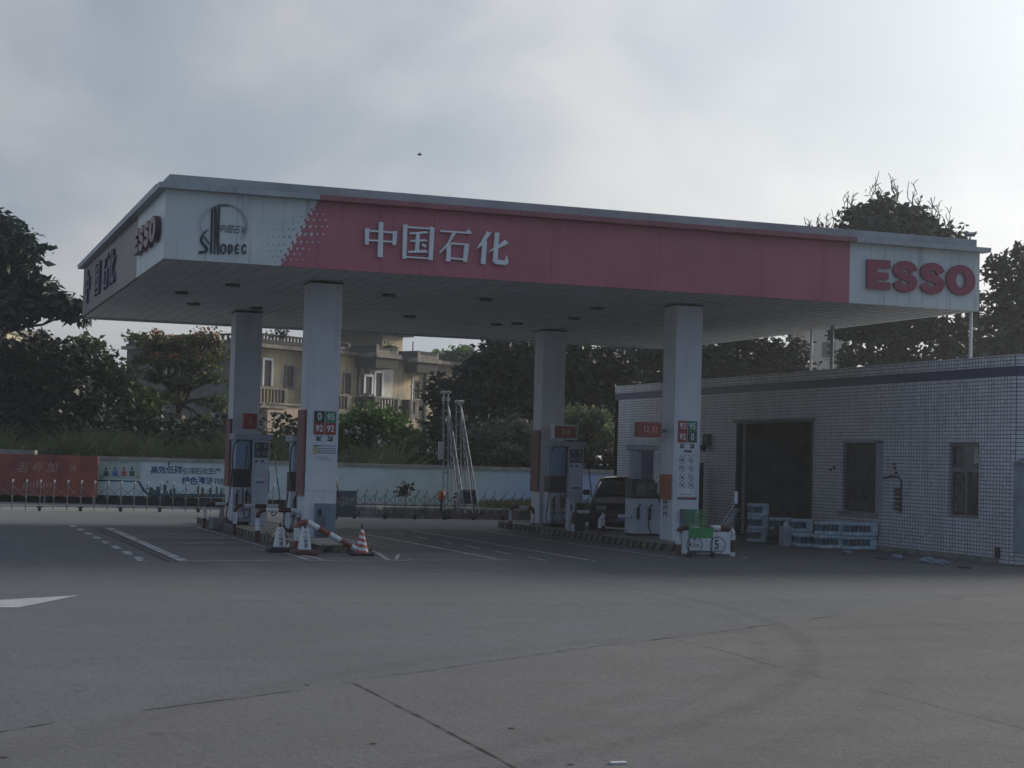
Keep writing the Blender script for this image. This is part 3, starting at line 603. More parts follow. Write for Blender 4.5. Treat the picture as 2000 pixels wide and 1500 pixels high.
tile_w = tile_mat('white_wall_tile', (.68, .68, .70), (.06, .065, .085)); tile_b = tile_mat('blue_wall_tile', (.035, .045, .14), (.03, .03, .06))
BX, BY0, BY1, BH, TH = 19.5, 26.2, 45.5, 3.93, .24
bld = empty('station_building', (23.5, 36, 0), 'long low white tiled station building with a blue band and dark door opening', 'building')
openings = [(34.05, 37.75, .02, 2.76), (31.33, 32.73, .78, 2.27), (30.36, 30.66, .84, 1.36), (27.66, 28.67, .80, 2.27)]
ys = sorted({27.0, BY1} | {o[0] for o in openings} | {o[1] for o in openings})
mb = MB(); 
zt = 3.52; zb = .0
for a, b in zip(ys, ys[1:]):
    mid = (a + b) / 2; op = [o for o in openings if o[0] < mid < o[1]]
    if not op: mb.box(BX, BX + TH, a, b, 0, zt)
    else:
        o = op[0]
        if o[2] > .03: mb.box(BX, BX + TH, a, b, 0, o[2])
        mb.box(BX, BX + TH, a, b, o[3], zt)
def rcorner(mb, z0, z1, off=0., mi=0):   # rounded near corner running on into the front wall
    P = [(BX - off, 27.0)]; R_ = .55
    for k in range(9): t = math.pi / 2 * k / 8; P.append((BX - off + R_ - R_ * math.cos(t), BY0 - off + R_ - R_ * math.sin(t)))
    P[1:1] = []; P.append((27.5, BY0 - off))
    for a, b in zip(P, P[1:]):
        d = Vector((b[0] - a[0], b[1] - a[1], 0)).normalized(); nn = Vector((-d.y, d.x, 0)) * -1
        inn = Vector((d.y, -d.x, 0)) * -TH
        mb.add([(a[0], a[1], z0), (b[0], b[1], z0), (b[0], b[1], z1), (a[0], a[1], z1)], [(0, 1, 2, 3)], mi)
rcorner(mb, 0, zt)
mb.box(BX, 27.5, BY1 - TH, BY1 - .001, 0, zt)
mb.build('wall', tile_w, bld)
mb = MB(); mb.box(BX - .004, BX + TH, 27.0, BY1 + .003, zt + .001, 3.71); rcorner(mb, zt + .001, 3.71, .004); mb.build('blue_band', tile_b, bld)
mb = MB(); mb.box(BX - .012, BX + TH, 27.0, BY1 + .005, 3.712, BH); rcorner(mb, 3.712, BH, .012); mb.build('parapet', tile_w, bld)
mb = MB(); mb.box(BX + TH + .003, 27.5, BY0 + .35, BY1 - TH - .01, 3.55, 3.65); mb.build('roof', steel_d, bld)
mb = MB(); mb.box(BX - .05, BX - .001, 27.0, 34.0, 0, .10); mb.box(BX - .05, BX - .001, 37.8, BY1, 0, .10); mb.build('plinth', conc, bld)
inner = mat('room_dark', (.20, .20, .20), .8, .2, 2)
mb = MB(); mb.box(BX + 4.5, BX + 4.6, 26.8, 45.2, .0, 3.5); mb.box(BX + .3, BX + 4.49, 33.3, 33.4, .0, 3.5); mb.box(BX + .3, BX + 4.49, 38.5, 38.6, 0, 3.5); mb.box(BX + .3, BX + 4.49, 33.41, 38.49, .003, .02)
mb.build('inner_wall', inner, bld)
mb = MB()     # shelves with goods just visible in the dark shop
for k in range(4): mb.box(BX + 3.6, BX + 4.4, 33.6, 38.3, .4 + k * .5, .43 + k * .5)
for k in range(60): y_ = random.uniform(33.7, 38.1); z_ = .431 + random.randrange(4) * .5; mb.box(BX + 3.62, BX + 3.8, y_, y_ + random.uniform(.06, .16), z_, z_ + random.uniform(.12, .34), random.randrange(1, 4))
mb.build('shop_shelf', [inner, sign_red, pump_blue, mat('goods_pale', (.4, .4, .34), .5, .2, 8)], bld)
mb = MB(); mb.box(BX - .01, BX + .12, 37.72, 37.80, 0, 2.80); mb.box(BX - .01, BX + .12, 34.0, 34.08, 0, 2.80); mb.box(BX - .03, BX + .12, 33.95, 37.95, 2.765, 2.84); mb.build('door_frame', mat('frame_dark', (.04, .045, .05), .5, .1, 3), bld)
fr_m = mat('frame_alu', (.17, .17, .18), .45, .1, 4)
# barred window
w = MB(); w.box(BX + .1, BX + .14, 31.34, 32.72, .79, 2.26); wo = w.build('window', glass_d, bld)
w = MB()
for k in range(16): y_ = 31.4 + k * .086; w.box(BX + .03, BX + .045, y_ - .008, y_ + .008, .8, 2.25)
for z_ in (.85, 1.5, 2.2): w.box(BX + .046, BX + .056, 31.34, 32.72, z_ - .01, z_ + .01)
w.build('window_bars', mat('bar_brown', (.13, .115, .105), .6, .2, 5), wo)
w = MB(); w.box(BX - .06, BX + .1, 31.2, 32.85, .70, .775); w.build('window_sill', conc, wo)
w = MB(); w.box(BX - .01, BX + .03, 31.06, 31.30, .78, 2.3); w.box(BX - .01, BX + .03, 31.06, 32.76, 2.275, 2.33); w.build('window_surround', mat('surround_lilac', (.27, .27, .33), .6, .1, 4), wo)
# casement window, one leaf slid open
w = MB(); w.box(BX + .10, BX + .12, 27.68, 28.65, .82, 2.25); wo = w.build('window', glass('room_glass', (.035, .045, .05), .12), bld)
w = MB()
for (a, b, c, d) in ((27.67, 27.71, .81, 2.26), (28.62, 28.66, .81, 2.26), (27.711, 28.619, .81, .86), (27.711, 28.619, 2.21, 2.26), (27.711, 28.619, 1.70, 1.78), (28.12, 28.17, .861, 1.699)): w.box(BX + .05, BX + .09, a, b, c, d)
w.build('window_frame', fr_m, wo)
w = MB(); w.add([(BX + .095, 28.55, 1.72), (BX + .095, 28.3, 1.72), (BX + .095, 28.33, 2.2), (BX + .095, 28.55, 2.2)], [(0, 1, 2, 3)]); w.add([(BX + .09, 27.98, 1.86), (BX + .09, 27.78, 1.88), (BX + .09, 27.83, 2.2), (BX + .09, 27.93, 2.2)], [(0, 1, 2, 3)], 1)
w.add([(BX + .095, 28.6, .9), (BX + .095, 28.2, .9), (BX + .095, 28.22, 1.6), (BX + .095, 28.58, 1.66)], [(0, 1, 2, 3)], 2)
w.build('curtain', [mat('curtain_grey', (.12, .14, .14), .8, .3, 20), mat('curtain_pale', (.40, .42, .38), .8, .2, 10), mat('curtain_brown', (.12, .10, .09), .8, .4, 12)], wo)
# louvred vent, conduit and small fittings
w = MB()
for k in range(5): w.box(BX + .05, BX + .07, 30.37, 30.65, .86 + k * .1, .93 + k * .1, 0)
for k in range(6): w.box(BX - .005, BX + .05, 30.36, 30.67, .835 + k * .1, .852 + k * .1, 1)
w.build('louvre_vent', [mat('vent_dark', (.05, .03, .035), .6, .2, 6), tile_w], bld)
w = MB(); w.tube([(BX - .02, 31.0, 1.52), (BX - .03, 30.7, 1.58), (BX - .03, 30.42, 1.56), (BX - .03, 30.31, 1.48), (BX - .03, 30.31, .82)], .018, 6); w.build('conduit', ink, bld)
for (y_, z_) in ((30.55, 1.72), (30.5, 1.62), (30.58, 1.80), (33.0, 1.7), (33.15, 1.65)): w = MB(); w.box(BX - .03, BX - .002, y_, y_ + .07, z_, z_ + .05); w.build('wall_fitting', ink, bld)
w = MB(); w.box(BX - .06, BX - .002, 26.95, 27.05, .1, .3); w.build('wall_tap_box', ink, bld)
w = MB(); q = onX(1384, 845, BX); w.box(BX - .12, BX - .002, 39.2, 39.45, 2.2, 2.5); w.tube([(BX - .1, 39.32, 2.2), (BX - .2, 39.32, 2.12)], [.07, .11], 10); w.build('wall_lamp', ink, bld)
t = empty('notice_pillar', (19.2, 39.6, 0), 'narrow dark upright sign board against the tiled wall behind the right column', 'sign')
w = MB(); w.box(19.05, 19.35, 39.3, 39.42, .3, 1.75); w.build('board', pump_dark, t); w = MB(); w.box(19.1, 19.3, 39.32, 39.40, 0, .299); w.build('foot', steel_d, t)
# blue-grey cabinet at the right edge
q = onY(1991, 905, 26.0); t = empty('utility_cabinet', (q.x + .39, 25.95, 0), 'pale blue cabinet with peaked hood at the right edge against the tiles', 'cabinet')
w = MB(); w.box(q.x, q.x + .7, 25.75, 26.17, .25, q.z); w.build('body', mat('cab_pale', (.24, .27, .34), .5, .15, 4), t, bevel=.01); w = MB(); w.prism([Vector((q.x - .05, 25.7, q.z + .002)), Vector((q.x + .75, 25.7, q.z + .002)), Vector((q.x + .35, 25.7, q.z + .16))], Vector((0, .47, 0))); w.build('hood', steel_d, t)
for a_ in (.1, .56): w = MB(); w.box(q.x + a_, q.x + a_ + .04, 25.9, 25.95, 0, .249); w.build('leg', steel_d, t)
# posts standing on the roof under the canopy
for lab, (px, top), yv, mt in (('pale steel post on the station roof, leftmost, bright and slender', (1578, 640), 35.05, col_p), ('rusty steel post on the station roof close right of the pale one', (1617, 645), 34.1, steel_d), ('grey steel post on the station roof under the right sign letters', (1898, 605), 29.5, col_p)):
    xr_ = 20.55 if yv < 30 else 20.0; t = empty('roof_post', (xr_, yv, 3.65), lab, 'post', 'posts on the station roof'); w = MB(); w.tube([(xr_, yv, 3.65), (xr_, yv, 5.0)], .035 if mt is col_p else .045, 8); w.build('shaft', mt, t); w = MB(); w.box(xr_ - .1, xr_ + .1, yv - .1, yv + .1, 3.652, 3.68); w.build('foot_plate', steel_d, t)
# rubbish and rags along the foot of the wall
rag = mat('rag_pale', (.22, .27, .33), .8, .2, 12); rag_d = mat('rag_dark', (.03, .04, .06), .8, .2, 12)
def crumple(name, x, y, s, mt, lab, cat, flat=.4, g=None):
    bm = bmesh.new(); bmesh.ops.create_icosphere(bm, subdivisions=3, radius=1)
    ph = random.random() * 9
    for v in bm.verts:
        k = 1 + .22 * math.sin(5 * v.co.x + ph) * math.cos(4 * v.co.y - ph) + .16 * math.sin(9 * v.co.z + 7 * v.co.x + ph); v.co = Vector((v.co.x * k * s, v.co.y * k * s * 1.5, max(0, (v.co.z * k + .35) * s * flat)))
    me = bpy.data.meshes.new(name); bm.to_mesh(me); bm.free(); me.materials.append(mt); o = bpy.data.objects.new(name, me); COL.objects.link(o); o.location = (x, y, .002); return tag(o, lab, cat, g)
for (px, py, s, mt, lab) in ((1655, 1083, .10, rag, 'crumpled pale plastic bag by the wall foot nearest the stacked packs'), (1720, 1092, .09, rag_d, 'flat dark rag between two pale bags at the wall foot'), (1752, 1092, .11, rag, 'crumpled pale bag at the wall foot below the louvred vent'), (1838, 1103, .13, rag, 'larger crumpled pale bag at the wall foot below the casement window'), (1885, 1110, .10, rag_d, 'flat dark rag at the wall foot between the two rightmost pale bags'), (1945, 1115, .15, rag, 'rightmost and largest crumpled pale bag near the rounded corner')):
    q = gr(px, py); x_ = min(q.x, 19.35 - s); y_ = 26.9 if px > 1930 else onX(px, py, x_).y
    crumple('plastic_bag' if mt is rag else 'rag', x_, y_, s, mt, lab, 'bag' if mt is rag else 'rag', .55 if mt is rag else .22, 'litter along the wall')
# ------------------------------------------------------------------ drinks packs and goods by the shop wall
bot_m = mat('bottle_plastic', (.10, .16, .20), .15, .2, 9); wrap_m = mat('shrink_wrap', (.50, .60, .66), .25, .15, 7); cap_m = mat('bottle_cap', (.5, .58, .66), .4, .1, 9)
def pack(x, y, z, lab, nx=4, ny=2, grp='wrapped drinks packs by the wall', w_=.1):
    """shrink-wrapped pack of bottles: film bands top and bottom leave the bottles showing between"""
    t = empty('drinks_pack', (x, y, z), lab, 'drinks pack', grp)
    LX, LY = nx * w_, ny * w_
    for a_, b_ in ((.003, .075), (.215, .285)): m1 = MB(); m1.box(x, x + LX, y, y + LY, z + a_, z + b_); m1.build('shrink_film', wrap_m, t, bevel=.015)
    m1 = MB(); m1.box(x + LX - .155, x + LX, y + .002, y + .03, z + .076, z + .214); m1.build('end_wrap', wrap_m, t)
    for i in range(nx):
        for j in range(ny):
            cx, cy = x + (i + .5) * w_, y + (j + .5) * w_; m2 = MB(); m2.lathe((cx, cy, z + .066), [(.037, 0), (.039, .02), (.034, .07), (.039, .12), (.036, .148)], 8); m2.build('bottle', bot_m, t, smooth=True)
    return t
names = ('bottom', 'middle', 'top')
for where, x, y, nx, nz_ in (('nearest stack beside the barred window end', 18.74, 31.15, 7, 2), ('stack touching the left of the nearest one', 18.28, 31.5, 6, 2), ('second stack back along the wall', 18.10, 32.05, 6, 2), ('stack hidden behind the nearest one', 18.9, 31.6, 5, 2), ('stack at the right jamb of the shop door', 18.32, 32.75, 5, 2), ('stack in the middle of the shop doorway', 18.28, 33.5, 4, 2), ('tallest stack farthest left in the shop doorway', 17.98, 33.95, 4, 3)):
    for z_ in range(nz_ if where[:3] != 'sec' else 1):
        pack(x + random.uniform(-.02, .02), y + random.uniform(-.03, .03), z_ * .29, names[z_] + ' wrapped drinks pack of the ' + where, nx, 3)
sack_m = mat('sack_dark', (.035, .04, .055), .7, .2, 10)
crumple('bundle', 18.1, 33.1, .17, sack_m, 'dark lumpy bundle on the ground in front of the doorway packs', 'bundle', 1.6)
crumple('bundle', 19.1, 33.2, .17, sack_m, 'dark blue lumpy bundle tipped on the wall above the packs', 'bundle', 2.2)
t = empty('carton', (18.05, 32.6, 0), 'open white carton standing beside the dark bundle', 'carton'); m1 = MB(); m1.box(17.95, 18.15, 32.5, 32.7, .002, .42); m1.build('box', mat('carton_pale', (.36, .40, .44), .7, .15, 5), t); m1 = MB(); m1.fbox(Vector((17.95, 32.5, .422)), Vector((1, 0, 0)), Vector((0, 1, 0)), Vector((0, 0, 1)), 0, .11, -.02, 0, -.0, .09); m1.build('flap', white_p, t)
for i, (px, pw) in enumerate(((1470, .0), (1500, .0))):
    pass
# ------------------------------------------------------------------ pump islands
def island(x0, x1, y0, y1, lab):
    t = empty('pump_island', ((x0 + x1) / 2, (y0 + y1) / 2, 0), lab, 'pump island')
    r = .55; P = []
    for (cx, cy, a0) in ((x1 - r, y1 - r, 0), (x0 + r, y1 - r, 90), (x0 + r, y0 + r, 180), (x1 - r, y0 + r, 270)):
        for k in range(7): a = math.radians(a0 + 15 * k); P.append((cx + r * math.cos(a), cy + r * math.sin(a)))
    mb = MB(); mb.prism([Vector((a, b, .001)) for a, b in P], Vector((0, 0, .139))); mb.build('slab', conc, t)
    kb = MB(); acc = 0; L = []
    for a, b in zip(P, P[1:] + P[:1]):
        d = Vector((b[0] - a[0], b[1] - a[1], 0)); n_ = max(1, int(d.length / .16))
        for k in range(n_): L.append((Vector((*a, 0)) + d * k / n_, Vector((*a, 0)) + d * (k + 1) / n_))
    for i, (a, b) in enumerate(L):
        d = (b - a).normalized(); nn = Vector((d.y, -d.x, 0)); sl_ = d * .05
        kb.prism([a + nn * .012 + Vector((0, 0, .003)) - sl_, b + nn * .012 + Vector((0, 0, .003)) - sl_, b + nn * .012 + Vector((0, 0, .147)) + sl_, a + nn * .012 + Vector((0, 0, .147)) + sl_], -nn * .010, (i // 1) % 2)
    kb.build('striped_kerb', [kerb_k, kerb_y], t); return t
island(6.55, 7.9, 28.85, 40.6, 'left pump island with black and yellow striped kerb under two columns')
island(14.0, 15.62, 29.9, 40.3, 'right pump island with striped kerb and the height limit board at its end')
def hose(mb, P, r=.014): mb.tube(smoothp3(P), r, 6)
def smoothp3(P, n=6):
    out = []; P = [np.array(p, float) for p in P]
    for i in range(len(P) - 1):
        p0 = P[max(i - 1, 0)]; p1 = P[i]; p2 = P[i + 1]; p3 = P[min(i + 2, len(P) - 1)]
        for k in range(n):
            t = k / n; out.append(.5 * (2 * p1 + (p2 - p0) * t + (2 * p0 - 5 * p1 + 4 * p2 - p3) * t * t + (3 * p1 - p0 - 3 * p2 + p3) * t ** 3))
    out.append(P[-1]); return [tuple(q) for q in out]
def nozzle(parent, x, y, z):
    mb = MB(); mb.box(x - .025, x + .025, y - .06, y - .012, z - .12, z + .12, 0); mb.tube([(x, y - .05, z + .1), (x, y - .09, z + .17), (x + .02, y - .12, z + .2)], .018, 6, 0); mb.tube([(x - .03, y - .08, z + .06), (x - .035, y - .1, z - .06), (x, y - .07, z - .12)], .01, 5, 1)
    return mb.build('nozzle', [black_m, mat('trigger_brass', (.25, .16, .05), .5, .2, 8)], parent)
def pump(x0, x1, y, zt, lab, kind='tall'):
    t = empty('fuel_dispenser', ((x0 + x1) / 2, y + .45, .14), lab, 'fuel dispenser', 'fuel dispensers on the islands')
    w = x1 - x0; z0 = .142; y1 = y + (.6 if kind == 'tall' else .42)
    if kind == 'tall':
        xc = x0 + w * .54
        mb = MB(); mb.box(xc, x1, y, y1, z0 + .08, zt - .13); mb.box(xc - .02, x1 + .02, y + .02, y1 - .02, z0, z0 + .079); mb.build('body', pump_w, t, bevel=.012)
        mb = MB(); mb.box(x0 + .04, xc - .003, y + .08, y1 - .08, z0 + .08, .95, 0); mb.box(x0 + .04, xc - .003, y + .12, y1 - .12, .953, 1.34, 1); mb.box(x0 + .08, xc - .003, y + .09, y1 - .09, 1.343, zt - .13, 2); mb.box(x0 + .04, xc - .02, y + .1, y1 - .1, z0, z0 + .078, 1)
        mb.box(xc - .045, xc - .006, y + .05, y + .079, 1.34, zt - .14, 3)
        mb.build('hose_bay', [pump_w, pump_dark, pump_blue, ink], t, bevel=.006)
        mb = MB(); mb.box(x0 + .02, x1 + .05, y - .03, y1 + .03, zt - .128, zt); mb.build('top_cap', pump_g, t, bevel=.015)
        mb = MB(); mb.box(xc + .03, x1 - .03, y - .016, y - .002, zt - .50, zt - .17, 0); mb.build('grade_display', [pump_dark], t)
        mb = MB(); xm = (xc + x1) / 2
        for dx, dz, s_ in ((-.085, .085, '0'), (.085, .085, '0'), (-.085, -.085, '95'), (.085, -.085, '92')): mb.text(s_, (xm + dx, y - .017, zt - .335 + dz), U, VV, NN, .13, .003, .004)
        mb.build('display_digits', mat('digit_grey', (.34, .36, .38), .5, .1, 4), t)
        mb = MB(); mb.box(xc + .05, xc + .12, y - .012, y - .001, zt - .6, zt - .56); mb.box(xc + .18, xc + .24, y - .012, y - .001, zt - .6, zt - .56); mb.box(x1 + .002, x1 + .06, y + .2, y + .5, .85, 1.32); mb.build('card_reader', pump_dark, t)
        mb = MB(); hose(mb, [(xc - .05, y + .02, zt - .14), (x0 + .03, y - .02, zt - .2), (x0 - .02, y - .06, 1.2), (x0 - .07, y - .08, .7), (x0 - .12, y - .12, .32), (x0 - .0, y - .12, .19), (x0 + .1, y - .02, .45), (x0 + .1, y + .02, .7)]); mb.build('hose', hose_m, t, smooth=True)
        mb = MB(); hose(mb, [(xc - .12, y + .03, zt - .25), (xc - .16, y - .02, 1.3), (xc - .2, y - .04, .9), (xc - .17, y - .1, .4), (xc - .08, y - .1, .3), (xc - .03, y - .04, .5), (xc - .06, y + .0, .8), (xc - .12, y + .02, .86)]); mb.build('hose', hose_m, t, smooth=True)
        mb = MB(); hose(mb, [(x1 + .02, y + .2, zt - .16), (x1 + .12, y + .1, zt - .35), (x1 + .2, y, 1.1), (x1 + .26, y - .02, .6), (x1 + .12, y - .05, .35), (x1 + .05, y, .5)]); mb.build('hose', hose_m, t, smooth=True)
        mb = MB(); mb.box(xc + .06, x1 - .06, y - .006, y - .001, 1.02, 1.16, 0); mb.box(xc + .08, x1 - .08, y - .009, y - .0065, 1.04, 1.10, 1); mb.box(xc + .1, x1 - .14, y - .006, y - .001, .5, .58, 2); mb.build('sticker', [white_p, blue_l, sign_red], t)
        nozzle(t, x0 + .12, y + .08, .68); nozzle(t, xc - .1, y + .08, .72)
        mb = MB(); mb.box(x0 + .05, xc - .03, y + .02, y + .079, .45, .5); mb.box(x0 + .03, xc - .02, y - .02, y + .079, z0 + .08, z0 + .15); mb.build('nozzle_rest', steel, t)
    else:
        mb = MB(); mb.box(x0 + .05, x1 - .12, y + .05, y1 - .05, 1.36, zt - .12, 0); mb.build('head', pump_g, t, bevel=.01); mb = MB(); mb.box(x0, x1 + .04, y, y1, z0 + .05, .94, 0); mb.box(x0 + .03, x1, y + .03, y1 - .03, z0, z0 + .0505, 1); mb.build('body', [pump_w, ink], t)
        mb = MB(); mb.box(x0 - .02, x1 - .12, y - .0, y1, .943, 1.357); mb.build('display', pump_dark, t, bevel=.005)
        mb = MB(); mb.box(x0 + .2, x1 - .16, y + .03, y + .048, 1.37, zt - .15); mb.build('blue_window', mat('window_navy', (.03, .04, .10), .2, .1, 3), t)
        mb = MB(); mb.box(x0 - .02, x1 - .08, y - .04, y1 + .02, zt - .118, zt); mb.build('top_cap', pump_g, t, bevel=.012)
        mb = MB(); mb.box(x0 + .06, x0 + .3, y - .02, y - .0015, 1.02, 1.28, 0); mb.box(x0 + .34, x0 + .56, y - .02, y - .0015, 1.14, 1.28, 1); mb.build('screen', [glass('screen_glass', (.05, .065, .06), .15), mat('keypad', (.11, .12, .12), .5, .3, 30)], t)
        for xn in (x0 + .11, x0 + .38): nozzle(t, xn, y - .0, .62)
        mb = MB(); hose(mb, [(x0 + .36, y - .05, .5), (x0 + .34, y - .08, .36), (x0 + .40, y - .1, .19)]); mb.build('hose', hose_m, t, smooth=True)
        mb = MB(); hose(mb, [(x1 - .13, y - .02, 1.2), (x1 - .04, y - .06, .95), (x1 + .05, y - .06, .65), (x1 + .09, y + .0, .45)]); hose(mb, [(x0 + .4, y - .1, .19), (x0 + .6, y - .12, .155), (x1 + .06, y - .08, .25)]); mb.build('hose', hose_m, t, smooth=True)
    return t
pump(6.63, 7.42, 36.2, 2.1, 'white fuel dispenser by the rear left column, left of the red and white bar')
pump(7.19, 7.95, 33.0, 2.07, 'fuel dispenser half hidden behind the front left column')
pump(14.36, 15.2, 37.3, 2.17, 'fuel dispenser beside the rear right column, left of the dark car')
pump(14.74, 15.36, 33.3, 2.1, 'squat fuel dispenser with two nozzles left of the front right column', 'low')
# bin beside the rear right dispenser
t = empty('waste_bin', (15.0, 35.6, .142), 'dark pedal bin with pale rim beside the rear right fuel dispenser', 'bin')
q = onY(1131, 1012, 35.6); m1 = MB(); m1.box(q.x - .12, q.x + .12, 35.5, 35.75, .142, .76); m1.build('bin_body', pump_dark, t, bevel=.015); m1 = MB(); m1.box(q.x - .14, q.x + .14, 35.48, 35.77, .762, .80); m1.build('rim', pump_g, t)
t = empty('signal_box', (14.4, 35.4, .142), 'small white box with a slot standing left of the dark bin', 'box')
q = onY(1115, 1012, 35.45); m1 = MB(); m1.box(q.x - .07, q.x + .075, 35.4, 35.6, .142, .86); m1.build('casing', pump_w, t, bevel=.01); m1 = MB(); m1.box(q.x - .035, q.x + .0, 35.39, 35.398, .60, .74); m1.build('slot', ink, t)
# red and white tube barriers
def banded(mb, P, r, L=.24, start=0, n=10):
    Q = [Vector(p) for p in P]; pts = [Q[0]]; bands = []; acc = 0; k = start
    for a, b in zip(Q, Q[1:]):
        d = (b - a).length; pos = 0
        while pos < d - 1e-6:
            st = min(L - acc, d - pos); pos += st; acc += st; pts.append(a + (b - a) * (pos / d)); bands.append(k % 2)
            if acc >= L - 1e-6: acc = 0; k += 1
    mb.tube(pts, r, n, bands=bands)
def hoop(name, x0, x1, y, h, lab, r=.04, z0=0., L=.24, start=0, rot=None, grp='red and white tube barriers'):
    c = .13; P = [(x0, y, z0)]
    for k in range(7): a = math.pi / 2 * k / 6; P.append((x0 + c - c * math.cos(a), y, h - c + c * math.sin(a)))
    for k in range(7): a = math.pi / 2 * k / 6; P.append((x1 - c + c * math.sin(a), y, h - c + c * math.cos(a)))
    P.append((x1, y, z0)); t = empty(name, ((x0 + x1) / 2, y, z0), lab, 'barrier', grp)
    mb = MB(); banded(mb, P, r, L, start); mb.build('tube', [rail_red, rail_white], t, smooth=True)
    mb = MB()
    for x in (x0, x1): mb.lathe((x, y, z0 + .001), [(.075, 0), (.075, .012)], 10)
    mb.build('foot_plate', steel_d, t); return t
def xat(px, y): return onY(px, 1000, y).x
hoop('tube_barrier', xat(400, 37.3), xat(470, 37.3), 37.3, onY(420, 984, 37.3).z, 'tube barrier behind the rear left column at the far left end of the row', start=0)
hoop('tube_barrier', xat(459, 34.6), xat(556, 34.6), 34.6, onY(500, 988, 34.6).z, 'tube barrier whose long bar crosses in front of the rear left dispenser', start=0, z0=.0)
hoop('tube_barrier', xat(504, 31.6), xat(585, 31.6), 31.6, onY(530, 996, 31.6).z, 'tube barrier left of the front left column, behind the white notice stand', start=0, r=.045)
hoop('tube_barrier', xat(997, 38.3), xat(1042, 38.3), 38.3, onY(1010, 990, 38.3).z, 'tube barrier behind the rear right column', start=0)
hoop('tube_barrier', xat(1120, 35.2), xat(1179, 35.2), 35.2, onY(1150, 1000, 35.2).z, 'tube barrier beside the dark bin, in front of the dark car', start=1, L=.3)
hoop('tube_barrier', xat(1172, 33.4), xat(1240, 33.4), 33.4, onY(1200, 1008, 33.4).z, 'tube barrier left of the squat fuel dispenser', start=0, L=.3)
# bent barrier at the island end
t = empty('bent_barrier', (7.0, 28.5, 0), 'bent red and white tube barrier collapsed sideways at the left island end', 'barrier')
Yb = 28.55; A = [onY(582, 1075, Yb), onY(580, 1045, Yb), onY(580, 1030, Yb), onY(585, 1023, Yb), onY(596, 1020, Yb), onY(606, 1023, Yb), onY(640, 1042, Yb), onY(680, 1064, Yb), onY(697, 1074, Yb)]; A[0].z = 0; A[-1].z = .07
mb = MB(); banded(mb, A, .055, .22, 0); mb.build('tube', [mat('rail_red_bright', (.20, .05, .045), .5, .2, 5), rail_white], t, smooth=True)
mb = MB(); mb.box(A[-1].x - .02, A[-1].x + .14, Yb - .08, Yb + .08, .002, .07); mb.build('broken_foot', [steel_d], t)
# white notice stands (pyramid wet-floor style) and striped cone
def notice(px, py, h, lab, base_m, y):
    q = onY(px, py, y); t = empty('notice_stand', (q.x, y, 0), lab, 'warning stand')
    x = q.x; b = .10; s_ = .05
    mb = MB(); z0 = .09
    P = [Vector((x - b, y - b, z0)), Vector((x + b, y - b, z0)), Vector((x + b, y + b, z0)), Vector((x - b, y + b, z0))]; Q = [Vector((x - s_, y - s_, h)), Vector((x + s_, y - s_, h)), Vector((x + s_, y + s_, h)), Vector((x - s_, y + s_, h))]
    mb.add(P + Q, [(0, 1, 5, 4), (1, 2, 6, 5), (2, 3, 7, 6), (3, 0, 4, 7), (4, 5, 6, 7), (3, 2, 1, 0)]); mb.build('shell', white_p, t, bevel=.008)
    mb = MB(); mb.box(x - .21, x + .21, y - .2, y + .2, .003, .088); mb.build('base', base_m, t, bevel=.02)
    mb = MB(); up = Vector((0, b - s_, h - z0)).normalized(); mb.text('小\n心\n地\n滑', Vector((x, y - (b + s_) / 2, (h + z0) / 2)), (1, 0, 0), up, Vector((0, -1, .2)), .078, .008, .006); mb.build('lettering', ink, t)
    mb = MB(); mb.tube([(x, y, h), (x, y, h + .05), (x, y, h + .06)], [.02, .02, .03], 8); mb.build('handle', black_m, t)
notice(546, 1078, .43, 'white upright notice stand on a black base left of the island end', black_m, 28.9)
notice(594, 1083, .44, 'white upright notice stand on a dark red base beside the bent barrier', mat('base_red', (.10, .04, .03), .6, .2, 5), 28.2)
t = empty('traffic_cone', (7.42, 28.1, 0), 'red and white spiral striped traffic cone with a black base and tip', 'traffic cone')
x, y = onY(706, 1080, 28.1).x, 28.1
mb = MB(); n_ = 20; H_ = 22; prof = [(.12 - .10 * i / H_, .05 + .40 * i / H_) for i in range(H_ + 1)]
for i in range(H_):
    for k in range(n_):
        a, b = 2 * math.pi * k / n_, 2 * math.pi * (k + 1) / n_; (r0, z0), (r1, z1) = prof[i], prof[i + 1]
        mi = int(((z0 / .10) + k / n_ * 1.0) % 1.0 > .5)
        mb.add([(x + r0 * math.cos(a), y + r0 * math.sin(a), z0), (x + r0 * math.cos(b), y + r0 * math.sin(b), z0), (x + r1 * math.cos(b), y + r1 * math.sin(b), z1), (x + r1 * math.cos(a), y + r1 * math.sin(a), z1)], [(0, 1, 2, 3)], mi)
mb.build('cone_body', [mat('cone_red', (.42, .06, .05), .5, .1, 6), rail_white], t)
mb = MB(); mb.box(x - .19, x + .19, y - .19, y + .19, .002, .05); mb.build('base', black_m, t, bevel=.012)
mb = MB(); mb.lathe((x, y, .451), [(.022, 0), (.02, .05), (.008, .09)], 10); mb.build('tip', black_m, t)
q = onY(433, 1018, 38.0); t = empty('traffic_cone', (q.x, 38, 0), 'plain grey faded cone beside the rear left column foot', 'traffic cone'); mb = MB(); mb.lathe((q.x, 38, .03), [(.13, 0), (.04, .42)], 14); mb.build('cone_body', mat('cone_grey', (.25, .27, .28), .6, .2, 6), t); mb = MB(); mb.lathe((q.x, 38, .451), [(.04, 0), (.035, .06)], 12); mb.build('tip', ink, t); mb = MB(); mb.box(q.x - .17, q.x + .17, 37.83, 38.17, .002, .029); mb.build('base', ink, t)
t = empty('kerb_box', (6.3, 37.6, 0), 'low grey concrete block at the foot of the rear left column', 'block'); mb = MB(); a = xat(414, 37.0); mb.box(a, a + .4, 36.9, 37.4, .002, .27); mb.build('block', conc, t, bevel=.02)
